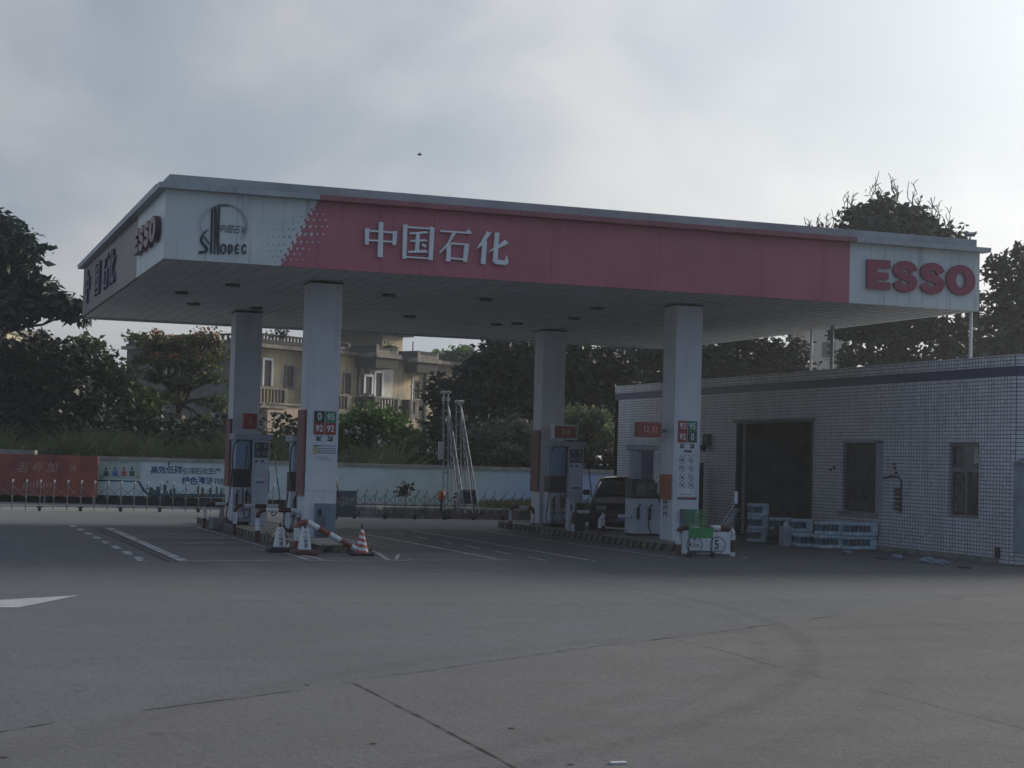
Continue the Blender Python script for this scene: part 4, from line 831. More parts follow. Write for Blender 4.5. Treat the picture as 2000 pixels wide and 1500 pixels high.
# yellow-grey barrier tape tangled around the left island
tape = mat('tape_yellow', (.34, .33, .24), .5, .2, 9)
def tape_(P, w, lab):
    P = smoothp3(P, 5); mb = MB()
    for i in range(len(P) - 1):
        a, b = Vector(P[i]), Vector(P[i + 1]); tw = .4 * math.sin(i * .7)
        s0 = Vector((math.sin(tw) * w, 0, math.cos(tw) * w)) / 2; mb.prism([a - s0, b - s0, b + s0, a + s0], Vector((0, .0015, 0)))
    return tag(mb.build('barrier_tape', tape), lab, 'barrier tape', 'strips of barrier tape')
def pY(px, py, y): q = onY(px, py, y); return (q.x, q.y, max(q.z, .02))
tape_([pY(512, 1022, 31.4), pY(530, 1034, 31.2), pY(548, 1022, 31.2), pY(553, 1005, 31.3)], .04, 'pale tape sagging between the legs of the hoop left of the front column')
tape_([pY(553, 1008, 31.0), pY(545, 1028, 31.0), pY(532, 1048, 30.8), pY(528, 1062, 30.7)], .04, 'pale tape hanging down behind the notice stand on the black base')
tape_([pY(604, 1048, 28.45), pY(612, 1060, 28.4), pY(636, 1064, 28.4), pY(662, 1063, 28.5), pY(690, 1058, 28.5)], .035, 'pale tape looping under the bent barrier')
tape_([pY(676, 1060, 28.4), pY(690, 1043, 28.3), pY(702, 1040, 28.2)], .02, 'thin tape running up from the bent barrier to the striped cone')
tape_([pY(572, 1042, 28.9), pY(566, 1060, 28.8), pY(558, 1076, 28.7)], .07, 'wide yellow tape end hanging between the two notice stands')
for i, (P, lab) in enumerate((([pY(520, 1040, 31.3), pY(536, 1052, 31.0), pY(552, 1040, 31.0), pY(562, 1052, 30.9)], 'black coiled hose end lying behind the notice stand'), ([pY(455, 1042, 34.5), pY(464, 1032, 34.7), pY(478, 1040, 34.5), pY(470, 1044, 34.4)], 'black cable loop at the foot of the rear left dispenser'), ([pY(1058, 1046, 36.5), pY(1070, 1030, 36.4), pY(1080, 1040, 36.2), pY(1066, 1050, 36.2), pY(1090, 1036, 36.2)], 'tangled pale cable on the rear end of the right island'))):
    mb = MB(); mb.tube(smoothp3(P), .014, 6); tag(mb.build('cable', hose_m if i < 2 else steel), lab, 'cable')
# height and speed limit board in its hoop
Ys = 28.5; xl, xr = xat(1326, Ys), xat(1432, Ys); zt_ = onY(1380, 1031, Ys).z
t = hoop('limit_barrier', xl, xr, Ys, zt_, 'wide red and white hoop holding the white limit board at the right island end', r=.055, L=.22, start=0, grp='red and white tube barriers')
mb = MB(); a = onY(1326, 1038, Ys); zb_ = .05; mb.box(xl + .06, xr - .06, Ys - .03, Ys - .008, zb_, a.z, 0)
mb.build('limit_board', [white_p], t)
for cx, kind in ((onY(1355, 1063, Ys).x, 0), (onY(1400, 1063, Ys).x, 1)):
    mb = MB(); cz = onY(1378, 1065, Ys).z; n_ = 28; yq = Ys - .033
    for k in range(n_):
        a, b = 2 * math.pi * k / n_, 2 * math.pi * (k + 1) / n_; mb.add([(cx + r * math.cos(q_), yq, cz + r * math.sin(q_)) for r, q_ in ((.165, a), (.165, b), (.148, b), (.148, a))], [(0, 1, 2, 3)])
    if kind == 0:
        mb.text('4.5m', (cx, yq, cz), U, VV, NN, .115, .002, .006)
        for sgn in (1, -1): mb.add([(cx - .035, yq - .001, cz + sgn * .13), (cx + .035, yq - .001, cz + sgn * .13), (cx, yq - .001, cz + sgn * .085)], [(0, 1, 2)])
    else: mb.text('5', (cx - .02, yq, cz + .01), U, VV, NN, .24, .002, .012); mb.text('km', (cx + .1, yq, cz - .03), U, VV, NN, .05, .002, .002); [mb.add([(cx - .08 + k * .035, yq - .001, cz - .12), (cx - .06 + k * .035, yq - .001, cz - .12), (cx - .055 + k * .035, yq - .001, cz - .09), (cx - .075 + k * .035, yq - .001, cz - .09)], [(0, 1, 2, 3)]) for k in range(5)]
    mb.build('limit_sign', mat('ink_maroon', (.045, .025, .05), .5, .1, 4) if 0 else ink, t)
# green hand trolley standing in front of it
Yt = 28.05; x0, x1 = xat(1347, Yt), xat(1392, Yt)
t = empty('hand_trolley', ((x0 + x1) / 2, Yt, 0), 'green hand trolley with a wire basket in front of the limit board', 'trolley')
zz_ = lambda py: onY(1370, py, Yt).z
mb = MB()
for x in (x0, x1): mb.tube([(x, Yt, .1), (x, Yt, zz_(1030)), (x + (.04 if x == x0 else -.04), Yt, zz_(1027))], .012, 6)
mb.tube([(x0, Yt, .12), (x1, Yt, .12)], .014, 6); mb.tube([(x0, Yt - .12, .1), (x1, Yt - .12, .1)], .012, 6); mb.tube([(x0, Yt, .1), (x0, Yt - .12, .1)], .012, 6); mb.tube([(x1, Yt, .1), (x1, Yt - .12, .1)], .012, 6)
mb.build('frame', ink, t)
mb = MB(); mb.box(x0 - .01, x1 + .01, Yt - .02, Yt - .013, zz_(1051), zz_(1030)); mb.build('green_panel', green_p, t)
for x in (x0, x1): mb = MB(); mb.tube([(x - .02, Yt - .02, .061), (x + .02, Yt - .02, .061)], .06, 14); mb.build('wheel', black_m, t, smooth=True)
mb = MB(); bx0, bx1 = xat(1342, Yt + .15), xat(1376, Yt + .15); zl, zh = zz_(1028), zz_(997)
for k in range(9): x = bx0 + (bx1 - bx0) * k / 8; mb.tube([(x, Yt + .02, zl), (x, Yt + .02, zh - .03 * (k < 3))], .006, 5); mb.tube([(x, Yt + .26, zl), (x, Yt + .26, zh)], .006, 5)
for k in range(5): z = zl + (zh - zl) * k / 4; mb.tube([(bx0, Yt + .02, z), (bx1, Yt + .02, z), (bx1, Yt + .26, z), (bx0, Yt + .26, z), (bx0, Yt + .02, z)], .006, 5)
mb.build('wire_basket', green_p, t)
# mops and rods leaning at the door
q = onY(1438, 962, 30.2)
t = empty('mop', (14.9, 30.2, 0), 'white headed mop with metal handle leaning head up right of the limit board', 'mop'); b = gr(1420, 1078)
mb = MB(); mb.tube([(14.95, 30.2, .002), (q.x - .02, 30.2, q.z - .2)], .012, 6); mb.build('handle', steel, t); mb = MB(); mb.box(q.x - .045, q.x + .025, 30.17, 30.22, q.z - .22, q.z + .02); mb.build('head', white_p, t, bevel=.01)
for i, dx in enumerate((.10, .16)):
    t = empty('broom', (14.95 + dx, 30.25, 0), ('thin silver broom handle beside the mop', 'outer silver broom handle farthest right of the mop')[i], 'broom', 'brooms by the limit board'); mb = MB(); mb.tube([(14.95 + dx * .8, 30.25, .08), (q.x + dx - .06, 30.25, q.z - .32)], .011, 6); mb.build('handle', steel, t); mb = MB(); mb.box(14.87 + dx * .8, 15.03 + dx * .8, 30.22, 30.28, .002, .085); mb.build('brush', black_m, t)

# ------------------------------------------------------------------ dark car beyond the right island
def car():
    cx, cy = 17.15, 39.9; t = empty('parked_car', (cx, cy, 0), 'dark saloon car facing the camera behind the right pump island', 'car')
    body_m = mat('car_paint', (.010, .011, .013), .5, .1, 2, spec=.25)
    # stations along the length: y, half width sill, half width belt, z bottom, z belt (bonnet)
    st = [(-2.25, .55, .60, .32, .62), (-2.1, .74, .76, .22, .74), (-1.7, .84, .84, .20, .84), (-1.0, .88, .88, .2, .93), (-.2, .89, .89, .2, .97), (.9, .89, .89, .2, .99), (1.6, .87, .86, .2, 1.0), (2.05, .80, .80, .24, .97), (2.25, .64, .68, .34, .85)]
    bm = bmesh.new(); rings = []
    for y, ws, wb, zb, zt in st:
        prof = [(-ws * .9, zb), (-ws, zb + .18), (-wb, zt - .12), (-wb * .86, zt), (-wb * .4, zt + .035), (wb * .4, zt + .035), (wb * .86, zt), (wb, zt - .12), (ws, zb + .18), (ws * .9, zb)]
        rings.append([bm.verts.new((cx + a - t['ox'][0], cy + y - t['ox'][1], b)) for a, b in prof])
    for a, b in zip(rings, rings[1:]):
        for k in range(10): bm.faces.new((a[k], a[(k + 1) % 10], b[(k + 1) % 10], b[k]))
    bm.faces.new(rings[0][::-1]); bm.faces.new(rings[-1]); bmesh.ops.recalc_face_normals(bm, faces=bm.faces)
    me = bpy.data.meshes.new('body'); bm.to_mesh(me); bm.free(); me.materials.append(body_m); me.polygons.foreach_set('use_smooth', [True] * len(me.polygons)); o = bpy.data.objects.new('body', me); COL.objects.link(o); o.parent = t; o.modifiers.new('s', 'SUBSURF').levels = 2; o.modifiers['s'].render_levels = 2
    def loft(name, st, mt, sub=1):
        bm = bmesh.new(); R_ = []
        for y, P in st: R_.append([bm.verts.new((cx + a - t['ox'][0], cy + y - t['ox'][1], b)) for a, b in P])
        n = len(R_[0])
        for a, b in zip(R_, R_[1:]):
            for k in range(n - 1): bm.faces.new((a[k], a[k + 1], b[k + 1], b[k]))
        me = bpy.data.meshes.new(name); bm.to_mesh(me); bm.free(); me.materials.append(mt); me.polygons.foreach_set('use_smooth', [True] * len(me.polygons)); o = bpy.data.objects.new(name, me); COL.objects.link(o); o.parent = t
        if sub: o.modifiers.new('s', 'SUBSURF').levels = 2; o.modifiers['s'].render_levels = 2
        return o
    def cabin(y, w0, z0, w1, z1): return (y, [(-w0, z0), (-(w0 + w1) / 2, (z0 + z1) / 2 + .02), (-w1, z1 - .05), (-w1 * .8, z1), (0, z1 + .02), (w1 * .8, z1), (w1, z1 - .05), ((w0 + w1) / 2, (z0 + z1) / 2 + .02), (w0, z0)])
    cg = glass('car_glass', (.015, .02, .02), .04)
    loft('greenhouse', [cabin(-1.05, .80, .92, .78, .96), cabin(-.62, .82, .95, .70, 1.2), cabin(-.15, .82, .96, .64, 1.385), cabin(.7, .82, .98, .64, 1.40), cabin(1.3, .80, .98, .66, 1.26), cabin(1.9, .76, .98, .74, 1.02)], cg)
    def rf(y, w, z): return (y, [(-w, z - .06), (-w * .85, z), (0, z + .022), (w * .85, z), (w, z - .06)])
    loft('roof', [rf(-.22, .66, 1.385), rf(.1, .67, 1.42), rf(.7, .67, 1.425), rf(1.15, .67, 1.34)], mat('car_roof_sheen', (.30, .32, .34), .12, .05, 2, spec=.9))  # pale roof colour paints the sky's reflection onto the dark car
    for s_ in (-1, 1):
        mb = MB(); mb.tube([(cx + s_ * .80, cy - 1.0, .95), (cx + s_ * .72, cy - .6, 1.2), (cx + s_ * .655, cy - .2, 1.37), (cx + s_ * .66, cy + .7, 1.39)], .028, 8); mb.build('pillar', mat('car_pillar_sheen', (.42, .45, .47), .2, .05, 2), t, smooth=True)  # pale pillar colour paints in the roof edge's sky highlight
        mb = MB(); mb.box(cx + s_ * .9, cx + s_ * 1.08, cy - .85, cy - .75, .95, 1.08); mb.build('mirror', body_m, t, bevel=.03)
        mb = MB(); mb.box(cx + s_ * .62 - .14, cx + s_ * .62 + .14, cy - 2.20, cy - 2.10, .62, .74); mb.build('headlight', glass('lamp_glass', (.18, .19, .2), .1), t, bevel=.03)
        for y_ in (-1.35, 1.35):
            mb = MB(); mb.tube([(cx + s_ * .70, cy + y_, .32), (cx + s_ * .90, cy + y_, .32)], .32, 24); w_ = mb.build('wheel', black_m, t, smooth=True)
            mb = MB(); mb.tube([(cx + s_ * .90, cy + y_, .32), (cx + s_ * .91, cy + y_, .32)], .2, 20); mb.build('rim', steel, w_)
    mb = MB(); mb.box(cx - .5, cx + .5, cy - 2.27, cy - 2.2, .36, .55); mb.build('grille', ink, t)
    mb = MB(); mb.box(cx - .22, cx + .22, cy - 2.285, cy - 2.272, .40, .52); mb.build('plate', mat('plate_blue', (.05, .10, .3), .4, .1, 3), t)
    for (a, b) in ((-.35, .9), (.35, .9)):
        mb = MB(); mb.box(cx + a - .22, cx + a + .22, cy + .0, cy + .1, .7, 1.15); mb.build('seat', ink_soft, t, bevel=.04)
car()
co = bpy.data.objects['parked_car']; q = V(1222, 1000, 40.6); co.location = (q.x, q.y, 0); co.rotation_euler.z = math.radians(-23); co.scale = (.95, .95, .97)
# ------------------------------------------------------------------ boundary wall and painted mural
WD = 52.0
def mural_mat():
    m = bpy.data.materials.new('mural_paint'); m.use_nodes = True; nt = m.node_tree; n = nt.nodes; l = nt.links; p = n['Principled BSDF']; p.inputs['Roughness'].default_value = .7
    tc = n.new('ShaderNodeTexCoord'); sp = n.new('ShaderNodeSeparateXYZ'); l.new(tc.outputs['Object'], sp.inputs[0])
    # distance along the wall
    dt = n.new('ShaderNodeVectorMath'); dt.operation = 'DOT_PRODUCT'; l.new(tc.outputs['Object'], dt.inputs[0]); dt.inputs[1].default_value = RT
    nz = n.new('ShaderNodeTexNoise'); nz.inputs['Scale'].default_value = .8; nz.inputs['Detail'].default_value = 5; l.new(tc.outputs['Object'], nz.inputs[0])
    ad = n.new('ShaderNodeMath'); ad.operation = 'MULTIPLY_ADD'; l.new(nz.outputs[0], ad.inputs[0]); ad.inputs[1].default_value = 2.4; l.new(dt.outputs['Value'], ad.inputs[2])
    a2 = n.new('ShaderNodeMath'); a2.operation = 'MULTIPLY_ADD'; l.new(sp.outputs[2], a2.inputs[0]); a2.inputs[1].default_value = -1.1; l.new(ad.outputs[0], a2.inputs[2])
    mr = n.new('ShaderNodeMapRange'); l.new(a2.outputs[0], mr.inputs[0]); mr.inputs[1].default_value = -12; mr.inputs[2].default_value = 9
    cr = n.new('ShaderNodeValToRGB'); l.new(mr.outputs[0], cr.inputs[0]); e = cr.color_ramp.elements
    e[0].position = 0; e[0].color = (.58, .68, .70, 1); e[1].position = 1; e[1].color = (.34, .48, .76, 1)
    for pos, c in ((.36, (.60, .70, .68)), (.50, (.50, .60, .53)), (.56, (.46, .60, .70)), (.64, (.38, .52, .76))): k = e.new(pos); k.color = (*c, 1)
    n2 = n.new('ShaderNodeTexNoise'); n2.inputs['Scale'].default_value = 3; n2.inputs['Detail'].default_value = 6; l.new(tc.outputs['Object'], n2.inputs[0])
    m2 = n.new('ShaderNodeMapRange'); l.new(n2.outputs[0], m2.inputs[0]); m2.inputs[1].default_value = .4; m2.inputs[2].default_value = .7; m2.inputs[4].default_value = .25
    mx = n.new('ShaderNodeMix'); mx.data_type = 'RGBA'; l.new(m2.outputs[0], mx.inputs[0]); l.new(cr.outputs[0], mx.inputs[6]); mx.inputs[7].default_value = (.25, .33, .33, 1); l.new(mx.outputs[2], p.inputs['Base Color']); return m
WO = FW * WD
def WF(r, z): return WO + RT * r + Vector((0, 0, z))
UP = Vector((0, 0, 1))
wall = empty('boundary_wall', (WO.x, WO.y, 0), 'low painted wall with a pale coping running across behind the forecourt', 'wall')
wall['ox'] = (WO.x, WO.y, 0.)
mb = MB(); mb.fbox(WO, RT, FW, UP, -26, 9.6, 0, .24, .28, 1.36); mb.build('wall_face', mural_mat(), wall)
mb = MB(); mb.fbox(WO, RT, FW, UP, -26, 9.6, .012, .238, 0, .278); mb.build('wall_base', mat('wall_base_dark', (.035, .038, .04), .9, .3, 2), wall)
mb = MB(); mb.fbox(WO, RT, FW, UP, -12.9, 9.6, -.05, .29, 1.362, 1.47); mb.fbox(WO, RT, FW, UP, -26, -14.6, -.05, .29, 1.362, 1.60); mb.build('coping', mat('coping_pale', (.36, .37, .34), .8, .25, 1.5, bump=.2, col2=(.16, .17, .15)), wall)
def wr(px, py=930): q = V(px, py, WD); return (q - WO).dot(RT)
def wz(px, py): return V(px, py, WD).z
def Wp(px, py, o=-.004): return V(px, py, WD) - FW * (-o)
# mural lettering
blue_t = mat('mural_blue', (.02, .05, .23), .6, .15, 8); teal_t = mat('mural_teal', (.02, .075, .09), .7, .15, 8)
def line(chars, x0, x1, py, mt, sz, name='mural_lettering', bold=.02):
    n_ = len(chars)
    mb = MB()
    for i, c in enumerate(chars): px = x0 + (x1 - x0) * (i + .5) / n_; mb.text(c, V(px, py, WD) - FW * .004, RT, UP, -FW, sz, .002, bold)
    mb.build(name, mt, wall)
line('高效低碳', 294, 356, 919, blue_t, .25); line('引领石化生产', 356, 432, 921, teal_t, .215, bold=.012)
line('绿色清洁', 355, 417, 940, blue_t, .25); line('共创', 418, 442, 941, teal_t, .22, bold=.012)
mb = MB(); F_ = lambda pts, mi=0: mb.add([V(px, py, WD) - FW * .006 for px, py in pts], [tuple(range(len(pts)))], mi)
F_([(190, 936.5), (272, 939), (286, 960), (300, 968), (292, 968), (279, 960), (269, 941.5), (190, 940)][::-1])
for (x0, x1, yt) in ((291, 299, 951), (299, 305, 956), (305, 313, 950), (319, 325, 946), (325, 328, 958), (331, 336, 955), (337, 343, 952), (385, 388, 950), (393, 398, 952), (408, 414, 953), (430, 434, 953), (421, 425, 950)): F_([(x0, 966), (x0 + .5, yt + 1), ((x0 + x1) / 2, yt), (x1, yt + 2), (x1, 967)][::-1])
F_([(290, 964), (446, 965), (446, 972), (290, 970)][::-1])
F_([(329, 903), (332, 902), (330, 912), (328, 909)][::-1]); F_([(324, 942), (328, 938), (327, 944)][::-1])
mb.build('mural_skyline', teal_t, wall)
mb = MB(); F_([(192, 892), (275, 894), (274, 936), (191, 935)][::-1]); mb.build('mural_poster', mat('poster_mint', (.42, .50, .44), .7, .1, 2, col2=(.36, .47, .40)), wall)
mb = MB(); Fp = lambda pts, mi: mb.add([V(px, py, WD) - FW * .010 for px, py in pts], [tuple(range(len(pts)))], mi)
for x, mi in ((207, 0), (225, 1), (242, 2), (258, 0)):
    Fp([(x - 5, 930), (x - 5, 920), (x + 5, 920), (x + 5, 930)][::-1], mi); Fp([(x - 3, 918.5), (x, 909), (x + 3, 918.5)][::-1], mi)
for k in range(8):      # faded heading, too small to read: broken brush strokes
    x = 212 + k * 4.6 + (4 if k > 3 else 0)
    for j in range(4): a = random.uniform(0, 2.2); b = random.uniform(900, 904.5); Fp([(x + a, b + 1.4), (x + a, b), (x + a + random.uniform(.6, 1.6), b), (x + a + 1.2, b + 1.4)], 3)
for k in range(26): x = random.choice((random.uniform(192, 202), random.uniform(262, 274), random.uniform(212, 256))); y_ = random.uniform(925, 934); Fp([(x, y_ + 2), (x + 1, y_ - 4 * random.random()), (x + 2.5, y_ + 2)][::-1], 4)
mb.build('poster_figure', [mat('fig_green', (.05, .09, .07), .6, .1, 5), mat('fig_blue', (.07, .14, .36), .6, .1, 5), mat('fig_red', (.42, .06, .07), .6, .1, 5), mat('fig_heading', (.12, .22, .36), .6, .1, 5), mat('fig_leaf', (.18, .30, .12), .6, .1, 5)], wall)
# red-brown board in front of the wall at the left
RD = 51.5; q = FW * RD
t = empty('station_sign_board', (V(40, 980, RD).x, V(40, 980, RD).y, 0), 'large rusty red-brown notice board with faded characters at the left edge', 'sign board')
Q = lambda px, py, o=0: V(px, py, RD) - FW * o
def rz(px, py): v = V(px, py, RD); return (v - FW * RD).dot(RT), v.z
rx1 = rz(190, 930)[0]
mb = MB(); mb.fbox(FW * RD, RT, FW, UP, -22.5, rx1, 0, .06, .22, 1.47); mb.build('panel', mat('board_rust', (.38, .095, .055), .75, .2, 1.2, col2=(.15, .045, .045), streak=.4, bump=.1), t)
mb = MB()
for k in range(7): x = rx1 - .1 - k * 1.5; mb.fbox(FW * RD, RT, FW, UP, x - .04, x + .04, .061, .12, 0, 1.45)
mb.build('support', steel_d, t)
bl = mat('board_letter', (.42, .26, .20), .7, .2, 6); mb = MB()
for c, px in (('若', 44), ('畔', 73), ('加', 100), ('油', 139)): mb.text(c, Q(px, 914, .004), RT, UP, -FW,   .36 if c != '油' else .28, .003, .0, shear=.25)

for k in range(9): px = 45 + k * 6.5; hh = (3, 4, 6, 8, 12, 8, 6, 6, 6)[k]; a, b = Q(px, 944 - hh + 4, .004), Q(px + 3, 952, .004); mb.add([(a.x, a.y, a.z), (b.x, b.y, a.z), (b.x, b.y, b.z), (a.x, a.y, b.z)], [(0, 3, 2, 1)])
for k in range(12):
    x = 43 + k * 5.4; w_ = random.uniform(1.2, 3.6); a, b = Q(x, 963.5 + random.random(), .004), Q(x + w_, 970, .004); m_ = (a.z + b.z) / 2
    mb.add([(a.x, a.y, a.z), (a.x * .75 + b.x * .25, a.y * .75 + b.y * .25, a.z), (a.x * .75 + b.x * .25, a.y * .75 + b.y * .25, b.z), (a.x, a.y, b.z)], [(0, 3, 2, 1)])
    mb.add([(a.x * .75 + b.x * .25, a.y * .75 + b.y * .25, m_ + .02), (b.x, b.y, m_ + .04), (b.x, b.y, m_), (a.x * .75 + b.x * .25, a.y * .75 + b.y * .25, m_ - .02)], [(0, 3, 2, 1)])
mb.build('board_lettering', bl, t)
# ------------------------------------------------------------------ retractable lattice gates
gl = mat('gate_steel', (.16, .16, .17), .4, .2, 8, metal=.4); gcap = mat('gate_cap', (.50, .52, .52), .25, .1, 8)
def lattice(x0, x1, y0, y1, n_, lab, h=.80, lean=0):
    t = empty('lattice_gate', ((x0 + x1) / 2, (y0 + y1) / 2, 0), lab, 'gate', 'retractable lattice gates')
    mb = MB(); mb.tube([(x0, y0 - .03, .12), (x1, y1 - .03, .12)], .009, 5); mb.build('bottom_rail', gl, t)
    for i in range(n_ + 1):
        f = i / n_; x = x0 + (x1 - x0) * f; y = y0 + (y1 - y0) * f; mb = MB(); ll = lean * random.uniform(.3, 1)
        mb.tube([(x, y, .03), (x, y, h * .75), (x + ll * .4, y, h - .05)], .013, 6, 0); mb.tube([(x + ll * .4, y - .0, h - .049), (x + ll * .4 + .01, y - .03, h + .01), (x + ll * .4 + .01, y - .05, h - .02)], [.024, .028, .02], 7, 1)
        mb.build('upright', [gl, gcap], t)
        if i % 3 == 0: mb = MB(); mb.tube([(x, y - .05, .045), (x, y + .05, .045)], .045, 10); mb.tube([(x - .08, y, .1), (x + .08, y, .1)], .015, 6); mb.build('wheel', black_m, t)
        if i < n_:
            xa, ya = x0 + (x1 - x0) * (i + 1) / n_, y0 + (y1 - y0) * (i + 1) / n_
            mb = MB(); mb.tube([(x, y - .02, .66), (xa, ya - .02, .36)], .009, 5); mb.build('diagonal_bar', gl, t); mb = MB(); mb.tube([(x, y + .02, .36), (xa, ya + .02, .66)], .009, 5); mb.build('diagonal_bar', gl, t)
lattice(.2, 9.9, 46.3, 47.6, 27, 'long retractable lattice gate in front of the red board and mural wall')
lattice(11.45, 18.6, 44.35, 44.6, 25, 'retractable lattice gate in front of the stone planter', lean=.25)
# ------------------------------------------------------------------ planter with stone sides
pl = empty('stone_planter', (15.4, 47.3, 0), 'low raised bed with rough stone sides and pale coping behind the forecourt', 'planter')
def stone_mat():
    m = mat('rubble_stone', (.32, .28, .25), .85, .35, 5, bump=.5, bscale=9); n = m.node_tree.nodes; l = m.node_tree.links
    v = n.new('ShaderNodeTexVoronoi'); v.inputs['Scale'].default_value = 5; tc = n.new('ShaderNodeTexCoord'); l.new(tc.outputs['Object'], v.inputs[0]); v.feature = 'DISTANCE_TO_EDGE'
    r = n.new('ShaderNodeMapRange'); l.new(v.outputs[0], r.inputs[0]); r.inputs[2].default_value = .06; p = n['Principled BSDF']; old = p.inputs['Base Color'].links[0].from_socket
    mx = n.new('ShaderNodeMix'); mx.data_type = 'RGBA'; l.new(r.outputs[0], mx.inputs[0]); mx.inputs[6].default_value = (.30, .29, .28, 1); l.new(old, mx.inputs[7]); l.new(mx.outputs[2], p.inputs['Base Color']); return m
PP = [(10.7, 47.3), (12.45, 45.0), (19.4, 45.15), (19.4, 49.0), (11.8, 49.6)]
mb = MB()
for a, b in zip(PP, PP[1:] + PP[:1]):
    d = (Vector((*b, 0)) - Vector((*a, 0))); L_ = d.length; d.normalize(); nn = Vector((d.y, -d.x, 0)); mb.fbox(Vector((*a, 0)), d, nn * -1, UP, -.0, L_ - .22, .0, .2, 0, .26)
mb.build('stone_side', stone_mat(), pl)
mb = MB()
for a, b in zip(PP, PP[1:] + PP[:1]):
    d = (Vector((*b, 0)) - Vector((*a, 0))); L_ = d.length; d.normalize(); nn = Vector((d.y, -d.x, 0)); mb.fbox(Vector((*a, 0)), d, nn * -1, UP, -.02, L_ - .25, -.03, .24, .262, .32)
mb.build('coping', mat('coping_grey', (.56, .55, .53), .8, .25, 4, bump=.2), pl)
mb = MB(); mb.prism([Vector((x * .985 + 15.4 * .015, y * .99 + 47.3 * .01, .003)) for x, y in PP], Vector((0, 0, .22))); mb.build('bed_surface', mat('pale_bed', (.42, .42, .42), .9, .3, 1.2, bump=.3, bscale=10, col2=(.12, .12, .09)), pl)
q = V(680, 985, 47.0); t = empty('blue_cabinet', (q.x, q.y, 0), 'low blue-grey marked cabinet right of the front left column, behind the gate', 'cabinet'); mb = MB(); mb.box(q.x - .35, q.x + .25, q.y, q.y + .3, .002, .72); mb.build('body', mat('cab_blue', (.12, .16, .21), .6, .2, 5), t, bevel=.01); mb = MB(); mb.box(q.x - .3, q.x + .2, q.y - .008, q.y - .001, .3, .55); mb.build('marking', mat('cab_mark', (.3, .34, .38), .6, .5, 12), t)
# ------------------------------------------------------------------ tank vent masts
def vp(px, py, D=47.3): return V(px, py, D)
def mast(x_t, y_t, y_b, xs_b, lab, tall):
    t = empty('vent_mast', (vp(x_t, y_b).x, vp(x_t, y_b).y, 0), lab, 'vent mast', 'leaning vent masts in the planter')
    top = vp(x_t + 8, y_t); zt = top.z
    a, b = vp(x_t, y_b), vp(x_t + 9, y_b); a.z = b.z = .2
    ta, tb = vp(x_t, y_t), vp(x_t + 9, y_t)
    for k, (p0, p1) in enumerate(((a, ta), (b, tb))): mb = MB(); mb.tube([p0, p1], .022, 8); mb.build('upright', steel, t, smooth=True)
    mb = MB()
    for k in range(7): f = .25 + .115 * k; mb.tube([a.lerp(ta, f), b.lerp(tb, f)], .016, 6)
    mb.build('rungs', steel, t)
    f0 = [vp(xs_b - 6, y_b - 8, 46.6), vp(xs_b + 7, y_b - 8, 46.6), vp(xs_b - 18, y_b - 14, 48.2), vp(xs_b - 2, y_b - 14, 48.2)]
    for k, p0 in enumerate(f0):
        p0.z = .2; mb = MB(); mb.tube([p0, tb + Vector((.02 * k, 0, -.06 * k))], .017, 8); mb.build('stay', steel, t, smooth=True)
    mb = MB()
    for k in range(12): f = .06 + k * .075; mb.tube([f0[0].lerp(tb, f), f0[1].lerp(tb, f + .04)], .008, 5); mb.tube([f0[2].lerp(tb, f + .04), f0[0].lerp(tb, f)], .008, 5)
    mb.build('lacing', steel, t)
    if tall:
        for dx in (0, 9):
            mb = MB(); p = vp(x_t + dx, y_t); mb.tube([p, p + Vector((0, 0, .32))], .022, 6, 0); mb.tube([p + Vector((0, 0, .1)), p + Vector((0, 0, .2))], .05, 8, 0); mb.tube([p + Vector((-.09, 0, .33)), p + Vector((0, 0, .37)), p + Vector((.09, 0, .33))], .028, 6, 0); mb.build('vent_cap', mat('vent_white', (.55, .58, .58), .4, .1, 6), t)
        mb = MB(); c = vp(864, 868); mb.box(c.x - .12, c.x + .02, c.y - .05, c.y, c.z - .42, c.z + .0 + .08); mb.build('gauge_plate', white_p, t)
    else:
        mb = MB(); p = vp(x_t + 6, y_t); mb.tube([p, p + Vector((0, 0, .06))], .05, 8); mb.tube([p + Vector((-.13, 0, .1)), p + Vector((.13, 0, .1))], [.035, .06], 8); mb.build('vent_cap', mat('vent_white', (.55, .58, .58), .4, .1, 6), t)
mast(866, 790, 998, 902, 'left steel vent mast with twin capped pipes and leaning lattice stays', True)
mast(891, 792, 990, 930, 'right steel vent mast with one bright cap and leaning lattice stays', False)
c = vp(863, 962, 46.9); t = empty('valve_post', (c.x, c.y, .2), 'orange-red valve head on a dark post left of the vent masts', 'valve'); mb = MB(); mb.lathe((c.x, c.y, .24), [(.04, 0), (.04, .28)], 10); mb.build('post', ink, t); mb = MB(); mb.lathe((c.x, c.y, .521), [(.06, 0), (.10, .06), (.09, .2), (.05, .28)], 12); mb.build('head', cyl_or, t, smooth=True)
c = vp(889, 962, 46.9); t = empty('valve_post', (c.x, c.y, .2), 'white and red valve head on a dark post between the vent masts', 'valve'); mb = MB(); mb.lathe((c.x, c.y, .24), [(.03, 0), (.03, .26)], 10); mb.build('post', ink, t); mb = MB(); mb.lathe((c.x, c.y, .501), [(.05, 0), (.07, .04), (.03, .09), (.07, .14), (.03, .2), (.06, .25), (.04, .3)], 12, mis=[0, 0, 1, 0, 1, 0]); mb.build('head', [white_p, sign_red], t)
c = vp(918, 960, 46.8); t = empty('meter_cabinet', (c.x, c.y, .2), 'small navy cabinet at the foot of the right vent mast', 'cabinet'); mb = MB(); mb.box(c.x - .18, c.x + .2, c.y, c.y + .2, .45, .84); mb.build('body', mat('cab_navy', (.05, .08, .13), .5, .15, 5), t, bevel=.01); 
